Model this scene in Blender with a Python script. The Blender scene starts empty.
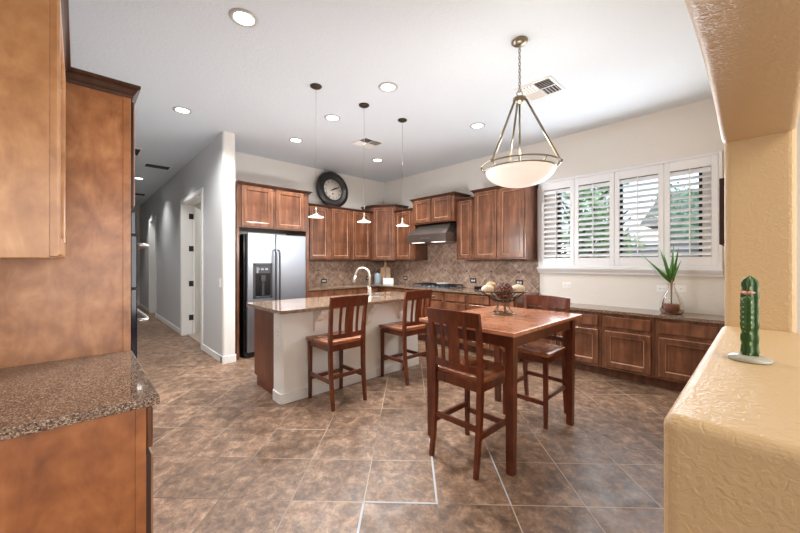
import bpy, bmesh, math, random
from mathutils import Vector, Matrix
random.seed(7)
SC = bpy.context.scene
COL = SC.collection
PI = math.pi
R = math.radians

# ------------------------------------------------------------------ camera, world, sun, large lights, exposure
HC = 1.345                       # eye height of the photographer
AZ = 46.686                      # azimuth of the view
cam = bpy.data.cameras.new('camera')
cam.sensor_width = 36.0
cam.lens = 342.522 / 800 * 36.0
cam.shift_y = -4.1 / 800
cam.clip_start = 0.02
camo = bpy.data.objects.new('camera', cam)
COL.objects.link(camo)
camo.location = (0, 0, HC)
camo.rotation_euler = (PI / 2, 0, R(AZ - 90))
SC.camera = camo

vs = SC.view_settings
vs.view_transform = 'Standard'
vs.look = 'None'
vs.gamma = 1.0
vs.use_curve_mapping = False
vs.exposure = 0.75

world = bpy.data.worlds.new('sky')
SC.world = world
world.use_nodes = True
wn = world.node_tree.nodes
wl = world.node_tree.links
wn.clear()
wo = wn.new('ShaderNodeOutputWorld')
wb = wn.new('ShaderNodeBackground')
wt = wn.new('ShaderNodeTexCoord')
wsx = wn.new('ShaderNodeSeparateXYZ')
wr = wn.new('ShaderNodeValToRGB')
wr.color_ramp.elements[0].position = 0.0
wr.color_ramp.elements[0].color = (0.82, 0.94, 1.0, 1)
wr.color_ramp.elements[1].position = 0.5
wr.color_ramp.elements[1].color = (0.42, 0.72, 0.98, 1)
wl.new(wt.outputs['Generated'], wsx.inputs[0])
wl.new(wsx.outputs['Z'], wr.inputs[0])
wl.new(wr.outputs[0], wb.inputs[0])
wb.inputs[1].default_value = 1.2
wl.new(wb.outputs[0], wo.inputs[0])


def light(name, typ, loc, power, color=(1, 1, 1), rot=(0, 0, 0), size=0.1, size_y=None, spot=None, blend=0.6, parent=None):
    d = bpy.data.lights.new(name, typ)
    d.energy = power
    d.color = color
    if typ == 'AREA':
        d.size = size
        if size_y:
            d.shape = 'RECTANGLE'
            d.size_y = size_y
    elif typ in ('POINT', 'SPOT'):
        d.shadow_soft_size = size
    elif typ == 'SUN':
        d.angle = size
    if spot:
        d.spot_size = R(spot)
        d.spot_blend = blend
    o = bpy.data.objects.new(name, d)
    COL.objects.link(o)
    o.location = loc
    o.rotation_euler = rot
    if parent:
        o.parent = parent
    return o


light('sun', 'SUN', (0, 0, 12), 1.6, (1, 0.95, 0.86), (R(38), 0, R(-62)), R(1.0))
XWIN = 4.76
# soft fill light added in the unseen room behind the photographer
light('room_fill', 'AREA', (1.2, -3.9, 1.6), 110, (1, 0.98, 0.96), (R(90), 0, 0), 4.5, 2.4)
# added area lights: window daylight inside the shutters, warm fill in that room
light('window_daylight', 'AREA', (XWIN, 1.26, 1.9), 22, (0.90, 0.95, 1), (0, R(90), 0), 1.0, 1.5)
light('room_warm_fill', 'AREA', (0.9, -1.4, 2.95), 17, (1, 0.88, 0.70), (0, 0, 0), 1.6, 1.2)

# ------------------------------------------------------------------ materials
MATS = {}


def newmat(name):
    m = bpy.data.materials.new(name)
    m.use_nodes = True
    nt = m.node_tree
    b = nt.nodes['Principled BSDF']
    MATS[name] = m
    return m, nt, b


def srgb(r, g, b):
    def f(c):
        c /= 255.0
        return c / 12.92 if c <= 0.04045 else ((c + 0.055) / 1.055) ** 2.4
    return (f(r), f(g), f(b), 1)


def plain(name, col, rough=0.5, metal=0.0, spec=0.5, bump=None, coat=0.0):
    m, nt, b = newmat(name)
    b.inputs['Base Color'].default_value = col
    b.inputs['Roughness'].default_value = rough
    b.inputs['Metallic'].default_value = metal
    b.inputs['Specular IOR Level'].default_value = spec
    b.inputs['Coat Weight'].default_value = coat
    if bump:
        sc, st = bump
        tc = nt.nodes.new('ShaderNodeTexCoord')
        n = nt.nodes.new('ShaderNodeTexNoise')
        n.inputs['Scale'].default_value = sc
        n.inputs['Detail'].default_value = 4
        bp = nt.nodes.new('ShaderNodeBump')
        bp.inputs['Strength'].default_value = st
        bp.inputs['Distance'].default_value = 0.01
        nt.links.new(tc.outputs['Object'], n.inputs['Vector'])
        nt.links.new(n.outputs['Fac'], bp.inputs['Height'])
        nt.links.new(bp.outputs['Normal'], b.inputs['Normal'])
    return m


def ramp(nt, stops):
    r = nt.nodes.new('ShaderNodeValToRGB')
    e = r.color_ramp.elements
    e[0].position, e[0].color = stops[0]
    e[1].position, e[1].color = stops[-1]
    for p, c in stops[1:-1]:
        x = e.new(p)
        x.color = c
    return r


def wood(name, dark, mid, lite, axis='Z', rough=0.32, scale=1.0, coat=0.15, stretch=9.0):
    m, nt, b = newmat(name)
    tc = nt.nodes.new('ShaderNodeTexCoord')
    mp = nt.nodes.new('ShaderNodeMapping')
    s = {'X': (1, stretch, stretch), 'Y': (stretch, 1, stretch), 'Z': (stretch, stretch, 1)}[axis]
    mp.inputs['Scale'].default_value = [v * scale for v in s]
    nt.links.new(tc.outputs['Object'], mp.inputs[0])
    n1 = nt.nodes.new('ShaderNodeTexNoise')
    n1.inputs['Scale'].default_value = 2.2
    n1.inputs['Detail'].default_value = 8
    n1.inputs['Roughness'].default_value = 0.62
    n1.inputs['Distortion'].default_value = 0.7
    nt.links.new(mp.outputs[0], n1.inputs['Vector'])
    n2 = nt.nodes.new('ShaderNodeTexNoise')
    n2.inputs['Scale'].default_value = 5.0 * scale
    n2.inputs['Detail'].default_value = 3
    nt.links.new(tc.outputs['Object'], n2.inputs['Vector'])
    mx = nt.nodes.new('ShaderNodeMix')
    mx.data_type = 'FLOAT'
    mx.inputs[0].default_value = 0.45
    nt.links.new(n1.outputs['Fac'], mx.inputs[2])
    nt.links.new(n2.outputs['Fac'], mx.inputs[3])
    r = ramp(nt, [(0.33, dark), (0.5, mid), (0.68, lite)])
    nt.links.new(mx.outputs[0], r.inputs[0])
    nt.links.new(r.outputs[0], b.inputs['Base Color'])
    b.inputs['Roughness'].default_value = rough
    b.inputs['Coat Weight'].default_value = coat
    b.inputs['Coat Roughness'].default_value = 0.2
    return m


def granite(name, cols, scale=1.0, rough=0.08):
    m, nt, b = newmat(name)
    tc = nt.nodes.new('ShaderNodeTexCoord')
    v = nt.nodes.new('ShaderNodeTexVoronoi')
    v.inputs['Scale'].default_value = 170 * scale
    n = nt.nodes.new('ShaderNodeTexNoise')
    n.inputs['Scale'].default_value = 55 * scale
    n.inputs['Detail'].default_value = 6
    n.inputs['Roughness'].default_value = 0.7
    nt.links.new(tc.outputs['Object'], v.inputs['Vector'])
    nt.links.new(tc.outputs['Object'], n.inputs['Vector'])
    sx = nt.nodes.new('ShaderNodeSeparateColor')
    nt.links.new(v.outputs['Color'], sx.inputs[0])
    mx = nt.nodes.new('ShaderNodeMix')
    mx.data_type = 'FLOAT'
    mx.inputs[0].default_value = 0.5
    nt.links.new(sx.outputs[0], mx.inputs[2])
    nt.links.new(n.outputs['Fac'], mx.inputs[3])
    k = len(cols)
    r = ramp(nt, [(0.22 + 0.56 * i / (k - 1), c) for i, c in enumerate(cols)])
    nt.links.new(mx.outputs[0], r.inputs[0])
    nt.links.new(r.outputs[0], b.inputs['Base Color'])
    b.inputs['Roughness'].default_value = rough
    b.inputs['Specular IOR Level'].default_value = 0.6
    return m


def wallpaint(name, col, bump=0.25, rough=0.6, scale=38, spec=0.3):
    m, nt, b = newmat(name)
    b.inputs['Base Color'].default_value = col
    b.inputs['Roughness'].default_value = rough
    b.inputs['Specular IOR Level'].default_value = spec
    tc = nt.nodes.new('ShaderNodeTexCoord')
    n = nt.nodes.new('ShaderNodeTexNoise')
    n.inputs['Scale'].default_value = scale
    n.inputs['Detail'].default_value = 5
    n.inputs['Distortion'].default_value = 1.2
    r = ramp(nt, [(0.42, (0, 0, 0, 1)), (0.62, (1, 1, 1, 1))])
    bp = nt.nodes.new('ShaderNodeBump')
    bp.inputs['Strength'].default_value = bump
    bp.inputs['Distance'].default_value = 0.006
    nt.links.new(tc.outputs['Object'], n.inputs['Vector'])
    nt.links.new(n.outputs['Fac'], r.inputs[0])
    nt.links.new(r.outputs[0], bp.inputs['Height'])
    nt.links.new(bp.outputs['Normal'], b.inputs['Normal'])
    return m


def tile_floor():
    m, nt, b = newmat('floor_tile')
    L = nt.links
    tc = nt.nodes.new('ShaderNodeTexCoord')
    mp = nt.nodes.new('ShaderNodeMapping')          # turned 45 degrees to the walls
    mp.vector_type = 'POINT'
    mp.inputs['Rotation'].default_value = (0, 0, R(-45))
    # after the turn x = (X+Y)/sqrt2, y = (Y-X)/sqrt2
    mp.inputs['Location'].default_value = (-1.915 + 0.41 * 20, 0.15 + 0.41 * 20, 0)
    L.new(tc.outputs['Object'], mp.inputs[0])
    bk = nt.nodes.new('ShaderNodeTexBrick')
    bk.offset = 0.0
    bk.squash = 1.0
    bk.inputs['Color1'].default_value = (0.2, 0.2, 0.2, 1)
    bk.inputs['Color2'].default_value = (0.8, 0.8, 0.8, 1)
    bk.inputs['Mortar'].default_value = (0, 0, 0, 1)
    bk.inputs['Scale'].default_value = 1.0
    bk.inputs['Mortar Size'].default_value = 0.0035
    bk.inputs['Mortar Smooth'].default_value = 0.3
    bk.inputs['Bias'].default_value = 0.0
    bk.inputs['Brick Width'].default_value = 0.41
    bk.inputs['Row Height'].default_value = 0.41
    L.new(mp.outputs[0], bk.inputs['Vector'])
    # offset of the clouds from tile to tile
    sc = nt.nodes.new('ShaderNodeVectorMath')
    sc.operation = 'SCALE'
    sc.inputs['Scale'].default_value = 37.0
    L.new(bk.outputs['Color'], sc.inputs[0])
    ad = nt.nodes.new('ShaderNodeVectorMath')
    ad.operation = 'ADD'
    L.new(mp.outputs[0], ad.inputs[0])
    L.new(sc.outputs[0], ad.inputs[1])
    n1 = nt.nodes.new('ShaderNodeTexNoise')
    n1.inputs['Scale'].default_value = 11.0
    n1.inputs['Detail'].default_value = 14
    n1.inputs['Roughness'].default_value = 0.8
    n1.inputs['Distortion'].default_value = 0.25
    L.new(ad.outputs[0], n1.inputs['Vector'])
    r1 = ramp(nt, [(0.37, srgb(82, 63, 50)), (0.46, srgb(112, 87, 69)), (0.53, srgb(135, 107, 86)), (0.63, srgb(172, 143, 118))])
    L.new(n1.outputs['Fac'], r1.inputs[0])
    # tone of each tile
    hsv = nt.nodes.new('ShaderNodeHueSaturation')
    sp = nt.nodes.new('ShaderNodeSeparateColor')
    L.new(bk.outputs['Color'], sp.inputs[0])
    mr = nt.nodes.new('ShaderNodeMapRange')
    mr.inputs[1].default_value = 0.2
    mr.inputs[2].default_value = 0.8
    mr.inputs[3].default_value = 0.78
    mr.inputs[4].default_value = 1.14
    L.new(sp.outputs[0], mr.inputs[0])
    L.new(mr.outputs[0], hsv.inputs['Value'])
    L.new(r1.outputs[0], hsv.inputs['Color'])
    mx = nt.nodes.new('ShaderNodeMix')
    mx.data_type = 'RGBA'
    L.new(bk.outputs['Fac'], mx.inputs[0])
    L.new(hsv.outputs[0], mx.inputs[6])
    n3 = nt.nodes.new('ShaderNodeTexNoise')
    n3.inputs['Scale'].default_value = 0.9
    L.new(mp.outputs[0], n3.inputs['Vector'])
    r3 = ramp(nt, [(0.4, srgb(88, 70, 56)), (0.6, srgb(186, 166, 146))])
    L.new(n3.outputs['Fac'], r3.inputs[0])
    L.new(r3.outputs[0], mx.inputs[7])
    L.new(mx.outputs[2], b.inputs['Base Color'])
    n2 = nt.nodes.new('ShaderNodeTexNoise')
    n2.inputs['Scale'].default_value = 9
    n2.inputs['Detail'].default_value = 5
    L.new(tc.outputs['Object'], n2.inputs['Vector'])
    r2 = ramp(nt, [(0.3, (0.36, 0.36, 0.36, 1)), (0.7, (0.55, 0.55, 0.55, 1))])
    L.new(n2.outputs['Fac'], r2.inputs[0])
    L.new(r2.outputs[0], b.inputs['Roughness'])
    mt = nt.nodes.new('ShaderNodeMath')
    mt.operation = 'MULTIPLY_ADD'
    mt.inputs[1].default_value = -1.0
    L.new(bk.outputs['Fac'], mt.inputs[0])
    ml = nt.nodes.new('ShaderNodeMath')
    ml.operation = 'MULTIPLY'
    ml.inputs[1].default_value = 0.35
    L.new(n1.outputs['Fac'], ml.inputs[0])
    L.new(ml.outputs[0], mt.inputs[2])
    bp = nt.nodes.new('ShaderNodeBump')
    bp.inputs['Strength'].default_value = 0.35
    bp.inputs['Distance'].default_value = 0.004
    L.new(mt.outputs[0], bp.inputs['Height'])
    L.new(bp.outputs['Normal'], b.inputs['Normal'])
    return m


def tile_splash(name, horiz, h0, z0):
    """diagonal travertine tiles on a wall; horiz = 'X' or 'Y' world axis along the wall"""
    m, nt, b = newmat(name)
    L = nt.links
    tc = nt.nodes.new('ShaderNodeTexCoord')
    sx = nt.nodes.new('ShaderNodeSeparateXYZ')
    L.new(tc.outputs['Object'], sx.inputs[0])
    cb = nt.nodes.new('ShaderNodeCombineXYZ')
    L.new(sx.outputs[horiz], cb.inputs[0])
    L.new(sx.outputs['Z'], cb.inputs[1])
    sub = nt.nodes.new('ShaderNodeVectorMath')
    sub.operation = 'SUBTRACT'
    sub.inputs[1].default_value = (h0, z0, 0)
    L.new(cb.outputs[0], sub.inputs[0])
    mp = nt.nodes.new('ShaderNodeMapping')
    mp.inputs['Rotation'].default_value = (0, 0, R(45))
    mp.inputs['Location'].default_value = (0.3373 * 30, 0.3373 * 30, 0)
    L.new(sub.outputs[0], mp.inputs[0])
    bk = nt.nodes.new('ShaderNodeTexBrick')
    bk.offset = 0.0
    bk.inputs['Color1'].default_value = (0.2, 0.2, 0.2, 1)
    bk.inputs['Color2'].default_value = (0.8, 0.8, 0.8, 1)
    bk.inputs['Mortar'].default_value = (0, 0, 0, 1)
    bk.inputs['Scale'].default_value = 1.0
    bk.inputs['Mortar Size'].default_value = 0.0035
    bk.inputs['Brick Width'].default_value = 0.3373
    bk.inputs['Row Height'].default_value = 0.3373
    L.new(mp.outputs[0], bk.inputs['Vector'])
    sc = nt.nodes.new('ShaderNodeVectorMath')
    sc.operation = 'SCALE'
    sc.inputs['Scale'].default_value = 23.0
    L.new(bk.outputs['Color'], sc.inputs[0])
    ad = nt.nodes.new('ShaderNodeVectorMath')
    L.new(mp.outputs[0], ad.inputs[0])
    L.new(sc.outputs[0], ad.inputs[1])
    n1 = nt.nodes.new('ShaderNodeTexNoise')
    n1.inputs['Scale'].default_value = 13
    n1.inputs['Detail'].default_value = 8
    n1.inputs['Roughness'].default_value = 0.7
    L.new(ad.outputs[0], n1.inputs['Vector'])
    r1 = ramp(nt, [(0.3, srgb(112, 88, 74)), (0.5, srgb(160, 133, 116)), (0.7, srgb(203, 180, 163))])
    L.new(n1.outputs['Fac'], r1.inputs[0])
    hsv = nt.nodes.new('ShaderNodeHueSaturation')
    sp = nt.nodes.new('ShaderNodeSeparateColor')
    L.new(bk.outputs['Color'], sp.inputs[0])
    mr = nt.nodes.new('ShaderNodeMapRange')
    mr.inputs[1].default_value = 0.2
    mr.inputs[2].default_value = 0.8
    mr.inputs[3].default_value = 0.8
    mr.inputs[4].default_value = 1.1
    L.new(sp.outputs[0], mr.inputs[0])
    L.new(mr.outputs[0], hsv.inputs['Value'])
    L.new(r1.outputs[0], hsv.inputs['Color'])
    mx = nt.nodes.new('ShaderNodeMix')
    mx.data_type = 'RGBA'
    L.new(bk.outputs['Fac'], mx.inputs[0])
    L.new(hsv.outputs[0], mx.inputs[6])
    mx.inputs[7].default_value = srgb(196, 178, 160)
    L.new(mx.outputs[2], b.inputs['Base Color'])
    b.inputs['Roughness'].default_value = 0.45
    return m


W_CAB = wood('cherry_cabinet', srgb(68, 40, 27), srgb(106, 66, 45), srgb(140, 94, 68), 'Z', 0.3)
W_EDGE = wood('door_edge_highlight', srgb(122, 86, 66), srgb(158, 116, 92), srgb(184, 144, 118), 'Z', 0.28)  # paler wood that paints the light caught along door edges
W_CROWN = wood('cherry_moulding', srgb(56, 34, 26), srgb(76, 48, 36), srgb(98, 64, 48), 'X', 0.3)
W_PANEL = wood('lit_cherry_end_panel', srgb(146, 95, 60), srgb(188, 132, 90), srgb(218, 166, 122), 'Z', 0.35, 2.2, 0.1, 2.2)  # cabinet cherry with the warm light on the tall panel put into the colour
W_PANEL_LITE = wood('lit_upper_end_panel', srgb(162, 112, 72), srgb(196, 144, 98), srgb(220, 174, 128), 'Z', 0.35, 2.2, 0.1, 2.0)  # same cabinet wood, painted paler for the light falling on it
W_PANEL_RED = wood('lit_base_end_panel', srgb(116, 66, 34), srgb(152, 92, 50), srgb(178, 116, 68), 'Z', 0.35, 2.2, 0.1, 2.0)  # same wood again, orange light on the base end painted in
W_CHAIR = wood('chair_frame_wood', srgb(64, 26, 13), srgb(98, 44, 23), srgb(128, 64, 36), 'Z', 0.28, 1.6, 0.3)
W_SEAT = wood('chair_seat_wood', srgb(122, 68, 42), srgb(158, 98, 66), srgb(188, 128, 92), 'Y', 0.25, 1.6, 0.35)
W_TABLE = wood('table_top_wood', srgb(150, 92, 62), srgb(182, 120, 88), srgb(204, 148, 114), 'Y', 0.22, 1.2, 0.35)
W_TABLE_LEG = wood('table_leg_wood', srgb(66, 27, 14), srgb(96, 44, 24), srgb(122, 62, 36), 'Z', 0.3, 1.2, 0.2)
W_BOARD = wood('board_wood', srgb(170, 120, 70), srgb(206, 160, 105), srgb(226, 188, 138), 'Z', 0.45, 1.5, 0)
W_ISLAND = wood('island_cabinet', srgb(82, 38, 20), srgb(104, 52, 28), srgb(122, 64, 38), 'Z', 0.33, 0.8, 0.1)

G_COUNTER = granite('granite', [srgb(38, 30, 25), srgb(88, 69, 56), srgb(120, 96, 79), srgb(146, 121, 102), srgb(194, 176, 156)], 1.9, 0.06)
G_EDGE = G_COUNTER
P_CREAM = wallpaint('cream_paint', srgb(227, 224, 219), 0.15)
P_GREY = wallpaint('hall_grey_paint', srgb(198, 199, 200), 0.15)
P_GOLD = wallpaint('gold_paint', srgb(207, 176, 133), 0.26, 0.38, 62, 0.5)
P_CEIL = wallpaint('ceiling_paint', srgb(222, 231, 240), 0.25, 0.7, 30)
P_ISLAND = wallpaint('island_wall_paint', srgb(236, 236, 232), 0.15)
M_WHITE = plain('white_trim', srgb(236, 236, 234), 0.35)
M_RING = plain('light_trim', srgb(196, 196, 196), 0.4)
M_SHUT = plain('shutter_white', srgb(236, 239, 244), 0.3)
M_DOOR = plain('door_white', srgb(238, 238, 236), 0.35)
M_STEEL = plain('stainless', srgb(158, 163, 172), 0.36, 0.95)
M_STEEL_D = plain('dark_stainless', srgb(140, 136, 133), 0.28, 0.9)
M_NICKEL = plain('brushed_nickel', srgb(156, 148, 132), 0.3, 1.0)
M_FAUCET = plain('faucet_nickel', srgb(192, 188, 180), 0.3, 0.7)
M_BRONZE = plain('dark_bronze', srgb(66, 58, 50), 0.4, 0.8)
M_GAP_SHADE = plain('door_gap_shade', srgb(58, 34, 24), 0.4)  # painted shade for door gaps and panel recesses
M_BLACK = plain('black_gloss', srgb(16, 16, 18), 0.25)
M_BLACKM = plain('black_matte', srgb(28, 27, 27), 0.6)
M_IRON = plain('cast_iron', srgb(38, 40, 44), 0.5, 0.3)
M_DGREY = plain('dark_grey', srgb(62, 64, 68), 0.35, 0.3)
M_PLATE_D = plain('dark_plate', srgb(52, 45, 40), 0.4)
M_PLATE_W = plain('white_plate', srgb(240, 240, 240), 0.35)
M_CLOCK = plain('clock_frame', srgb(36, 33, 33), 0.32)
M_CLOCKF = plain('clock_face', srgb(212, 205, 196), 0.5)
M_HINGE = plain('hinge_dark', srgb(54, 54, 56), 0.45, 0.6)
M_CARPET = plain('carpet', srgb(172, 158, 146), 0.95, bump=(220, 0.6))
M_NAVY = plain('oven_glass', srgb(18, 24, 44), 0.08)
M_VENT_D = plain('vent_shadow', srgb(70, 72, 76), 0.7)
M_GROUT = plain('pale_grout', srgb(186, 192, 200), 0.7)
M_ACCENT = plain('accent_tile', srgb(70, 64, 62), 0.3, 0.3)
M_DARKFRAME = plain('dark_brown_frame', srgb(58, 36, 28), 0.5)
M_AGAVE = plain('agave_leaf', srgb(70, 122, 50), 0.42, bump=(60, 0.1))
M_CACTUS = plain('cactus_green', srgb(40, 78, 20), 0.3, bump=(90, 0.2))
M_CACTUS_T = plain('cactus_rib', srgb(150, 176, 120), 0.4)
M_PINK = plain('pink_flower', srgb(222, 160, 140), 0.5)
M_POT = plain('pebbles', srgb(106, 54, 36), 0.4, bump=(120, 0.6))
M_ROOTS = plain('stem_brown', srgb(150, 120, 88), 0.7)
M_CREAMBALL = plain('cream_ball', srgb(232, 220, 196), 0.8, bump=(70, 0.6))
M_TANBALL = plain('tan_ball', srgb(206, 176, 138), 0.8, bump=(60, 1.5))
def speckle(name, c1, c2, sc):
    m, nt, b = newmat(name)
    tc = nt.nodes.new('ShaderNodeTexCoord')
    v = nt.nodes.new('ShaderNodeTexVoronoi')
    v.inputs['Scale'].default_value = sc
    nt.links.new(tc.outputs['Object'], v.inputs['Vector'])
    r = ramp(nt, [(0.2, c1), (0.55, c2)])
    nt.links.new(v.outputs['Distance'], r.inputs[0])
    nt.links.new(r.outputs[0], b.inputs['Base Color'])
    bp = nt.nodes.new('ShaderNodeBump')
    bp.inputs['Strength'].default_value = 0.9
    bp.inputs['Distance'].default_value = 0.008
    nt.links.new(v.outputs['Distance'], bp.inputs['Height'])
    nt.links.new(bp.outputs['Normal'], b.inputs['Normal'])
    b.inputs['Roughness'].default_value = 0.8
    return m


M_BROWNBALL = speckle('brown_ball', srgb(170, 128, 108), srgb(70, 40, 32), 70)
M_ANTIQUE = plain('antique_metal', srgb(128, 112, 94), 0.35, 0.85)
M_BOTTLE = plain('blue_bottle', srgb(142, 160, 170), 0.3)
M_CARD = plain('white_card', srgb(232, 234, 238), 0.6)
M_SHADEW = plain('pendant_glass', srgb(150, 148, 145), 0.25)


def emis(name, col, st, base=(0.9, 0.9, 0.9, 1), rough=0.3):
    m, nt, b = newmat(name)
    b.inputs['Base Color'].default_value = base
    b.inputs['Roughness'].default_value = rough
    b.inputs['Emission Color'].default_value = col
    b.inputs['Emission Strength'].default_value = st
    return m


M_LAMP = emis('lamp_lens', (1, 0.97, 0.9, 1), 6.0)
M_HOODL = emis('hood_lens', (1, 0.95, 0.85, 1), 1.2)
M_BOWL = emis('bowl_glass', (1, 0.94, 0.85, 1), 0.32, srgb(240, 236, 228))


def glass(name, tint=(1, 1, 1, 1), refl=0.08, rough=0.0):
    m = bpy.data.materials.new(name)
    m.use_nodes = True
    nt = m.node_tree
    nt.nodes.clear()
    o = nt.nodes.new('ShaderNodeOutputMaterial')
    t = nt.nodes.new('ShaderNodeBsdfTransparent')
    t.inputs[0].default_value = tint
    g = nt.nodes.new('ShaderNodeBsdfGlossy')
    g.inputs['Roughness'].default_value = rough
    fr = nt.nodes.new('ShaderNodeFresnel')
    fr.inputs[0].default_value = 1.45
    mx = nt.nodes.new('ShaderNodeMixShader')
    nt.links.new(fr.outputs[0], mx.inputs[0])
    nt.links.new(t.outputs[0], mx.inputs[1])
    nt.links.new(g.outputs[0], mx.inputs[2])
    nt.links.new(mx.outputs[0], o.inputs[0])
    return m


M_GLASS = glass('window_glass')
M_VASE = glass('vase_glass', (0.93, 0.94, 0.93, 1))


# ------------------------------------------------------------------ mesh helpers
class MB:
    def __init__(self):
        self.bm = bmesh.new()
        self.mats = []

    def mi(self, m):
        if m not in self.mats:
            self.mats.append(m)
        return self.mats.index(m)

    def _new(self, faces, m, smooth=False):
        i = self.mi(m)
        for f in faces:
            f.material_index = i
            f.smooth = smooth

    def box(self, x0, x1, y0, y1, z0, z1, m, bev=0.0, seg=2, M=None, smooth=False):
        t = bmesh.new()
        bmesh.ops.create_cube(t, size=1.0)
        for v in t.verts:
            v.co = Vector(((x0 + x1) / 2 + v.co.x * (x1 - x0), (y0 + y1) / 2 + v.co.y * (y1 - y0), (z0 + z1) / 2 + v.co.z * (z1 - z0)))
        if bev > 0:
            bmesh.ops.bevel(t, geom=list(t.edges), offset=bev, segments=seg, profile=0.5, affect='EDGES')
        self.merge(t, m, M, smooth)
        return self

    def merge(self, t, m, M=None, smooth=False):
        i = self.mi(m)
        vm = {}
        for v in t.verts:
            vm[v] = self.bm.verts.new(M @ v.co if M is not None else v.co)
        for f in t.faces:
            try:
                nf = self.bm.faces.new([vm[v] for v in f.verts])
                nf.material_index = i
                nf.smooth = smooth
            except ValueError:
                pass
        t.free()

    def quad(self, pts, m, smooth=False):
        vs_ = [self.bm.verts.new(p) for p in pts]
        f = self.bm.faces.new(vs_)
        f.material_index = self.mi(m)
        f.smooth = smooth
        return self

    def prism(self, poly, axis, a0, a1, m, M=None, bev=0.0, seg=3, smooth=False):
        """poly: 2-D points; axis: the extrusion axis. x->(y,z) y->(x,z) z->(x,y)"""
        t = bmesh.new()

        def P(u, v, a):
            return {'x': (a, u, v), 'y': (u, a, v), 'z': (u, v, a)}[axis]
        b0 = [t.verts.new(P(u, v, a0)) for u, v in poly]
        b1 = [t.verts.new(P(u, v, a1)) for u, v in poly]
        n = len(poly)
        t.faces.new(b0)
        t.faces.new(b1[::-1])
        for i in range(n):
            t.faces.new([b0[i], b1[i], b1[(i + 1) % n], b0[(i + 1) % n]])
        bmesh.ops.recalc_face_normals(t, faces=list(t.faces))
        if bev > 0:
            bmesh.ops.bevel(t, geom=list(t.edges), offset=bev, segments=seg, profile=0.5, affect='EDGES')
        self.merge(t, m, M, smooth)
        return self

    def lathe(self, prof, m, seg=24, c=(0, 0, 0), M=None, smooth=True, cap=True):
        """prof: list of (r, z)"""
        t = bmesh.new()
        rings = []
        for r, z in prof:
            if r < 1e-6:
                rings.append([t.verts.new((c[0], c[1], c[2] + z))])
            else:
                rings.append([t.verts.new((c[0] + r * math.cos(2 * PI * k / seg), c[1] + r * math.sin(2 * PI * k / seg), c[2] + z)) for k in range(seg)])
        for a, b in zip(rings, rings[1:]):
            for k in range(seg):
                k2 = (k + 1) % seg
                if len(a) == 1 and len(b) == 1:
                    continue
                if len(a) == 1:
                    t.faces.new([a[0], b[k2], b[k]])
                elif len(b) == 1:
                    t.faces.new([a[k], a[k2], b[0]])
                else:
                    t.faces.new([a[k], a[k2], b[k2], b[k]])
        if cap:
            if len(rings[0]) > 1:
                t.faces.new(rings[0][::-1])
            if len(rings[-1]) > 1:
                t.faces.new(rings[-1])
        bmesh.ops.recalc_face_normals(t, faces=list(t.faces))
        self.merge(t, m, M, smooth)
        return self

    def tube(self, pts, r, m, seg=10, smooth=True, closed=False):
        """round bar along points; r number or list"""
        pts = [Vector(p) for p in pts]
        n = len(pts)
        rr = r if isinstance(r, (list, tuple)) else [r] * n
        t = bmesh.new()
        rings = []
        up = None
        for i in range(n):
            if closed:
                d = (pts[(i + 1) % n] - pts[i - 1]).normalized()
            elif i == 0:
                d = (pts[1] - pts[0]).normalized()
            elif i == n - 1:
                d = (pts[-1] - pts[-2]).normalized()
            else:
                d = (pts[i + 1] - pts[i - 1]).normalized()
            if up is None:
                a = Vector((0, 0, 1)) if abs(d.z) < 0.9 else Vector((1, 0, 0))
                up = (a - d * a.dot(d)).normalized()
            else:
                up = (up - d * up.dot(d)).normalized()
            s = d.cross(up)
            rings.append([t.verts.new(pts[i] + (up * math.cos(2 * PI * k / seg) + s * math.sin(2 * PI * k / seg)) * rr[i]) for k in range(seg)])
        rng = range(n) if closed else range(n - 1)
        for i in rng:
            a, b = rings[i], rings[(i + 1) % n]
            for k in range(seg):
                t.faces.new([a[k], a[(k + 1) % seg], b[(k + 1) % seg], b[k]])
        if not closed:
            t.faces.new(rings[0][::-1])
            t.faces.new(rings[-1])
        bmesh.ops.recalc_face_normals(t, faces=list(t.faces))
        self.merge(t, m, None, smooth)
        return self

    def bar(self, pts, w, d, m, side=(1, 0, 0)):
        """rectangular bar swept along points; side = width direction; w,d number or list"""
        pts = [Vector(p) for p in pts]
        n = len(pts)
        ww = w if isinstance(w, (list, tuple)) else [w] * n
        dd = d if isinstance(d, (list, tuple)) else [d] * n
        s = Vector(side)
        t = bmesh.new()
        rings = []
        for i in range(n):
            a = pts[max(i - 1, 0)]
            b = pts[min(i + 1, n - 1)]
            dr = (b - a).normalized()
            q = dr.cross(s).normalized()
            sw = s * ww[i] / 2
            qd = q * dd[i] / 2
            rings.append([t.verts.new(pts[i] + sw + qd), t.verts.new(pts[i] - sw + qd), t.verts.new(pts[i] - sw - qd), t.verts.new(pts[i] + sw - qd)])
        for a, b in zip(rings, rings[1:]):
            for k in range(4):
                t.faces.new([a[k], a[(k + 1) % 4], b[(k + 1) % 4], b[k]])
        t.faces.new(rings[0][::-1])
        t.faces.new(rings[-1])
        bmesh.ops.recalc_face_normals(t, faces=list(t.faces))
        self.merge(t, m)
        return self

    def sphere(self, c, r, m, u=16, v=10, scale=(1, 1, 1), M=None):
        t = bmesh.new()
        bmesh.ops.create_uvsphere(t, u_segments=u, v_segments=v, radius=r)
        for w in t.verts:
            w.co = Vector((c[0] + w.co.x * scale[0], c[1] + w.co.y * scale[1], c[2] + w.co.z * scale[2]))
        self.merge(t, m, M, True)
        return self

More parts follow.
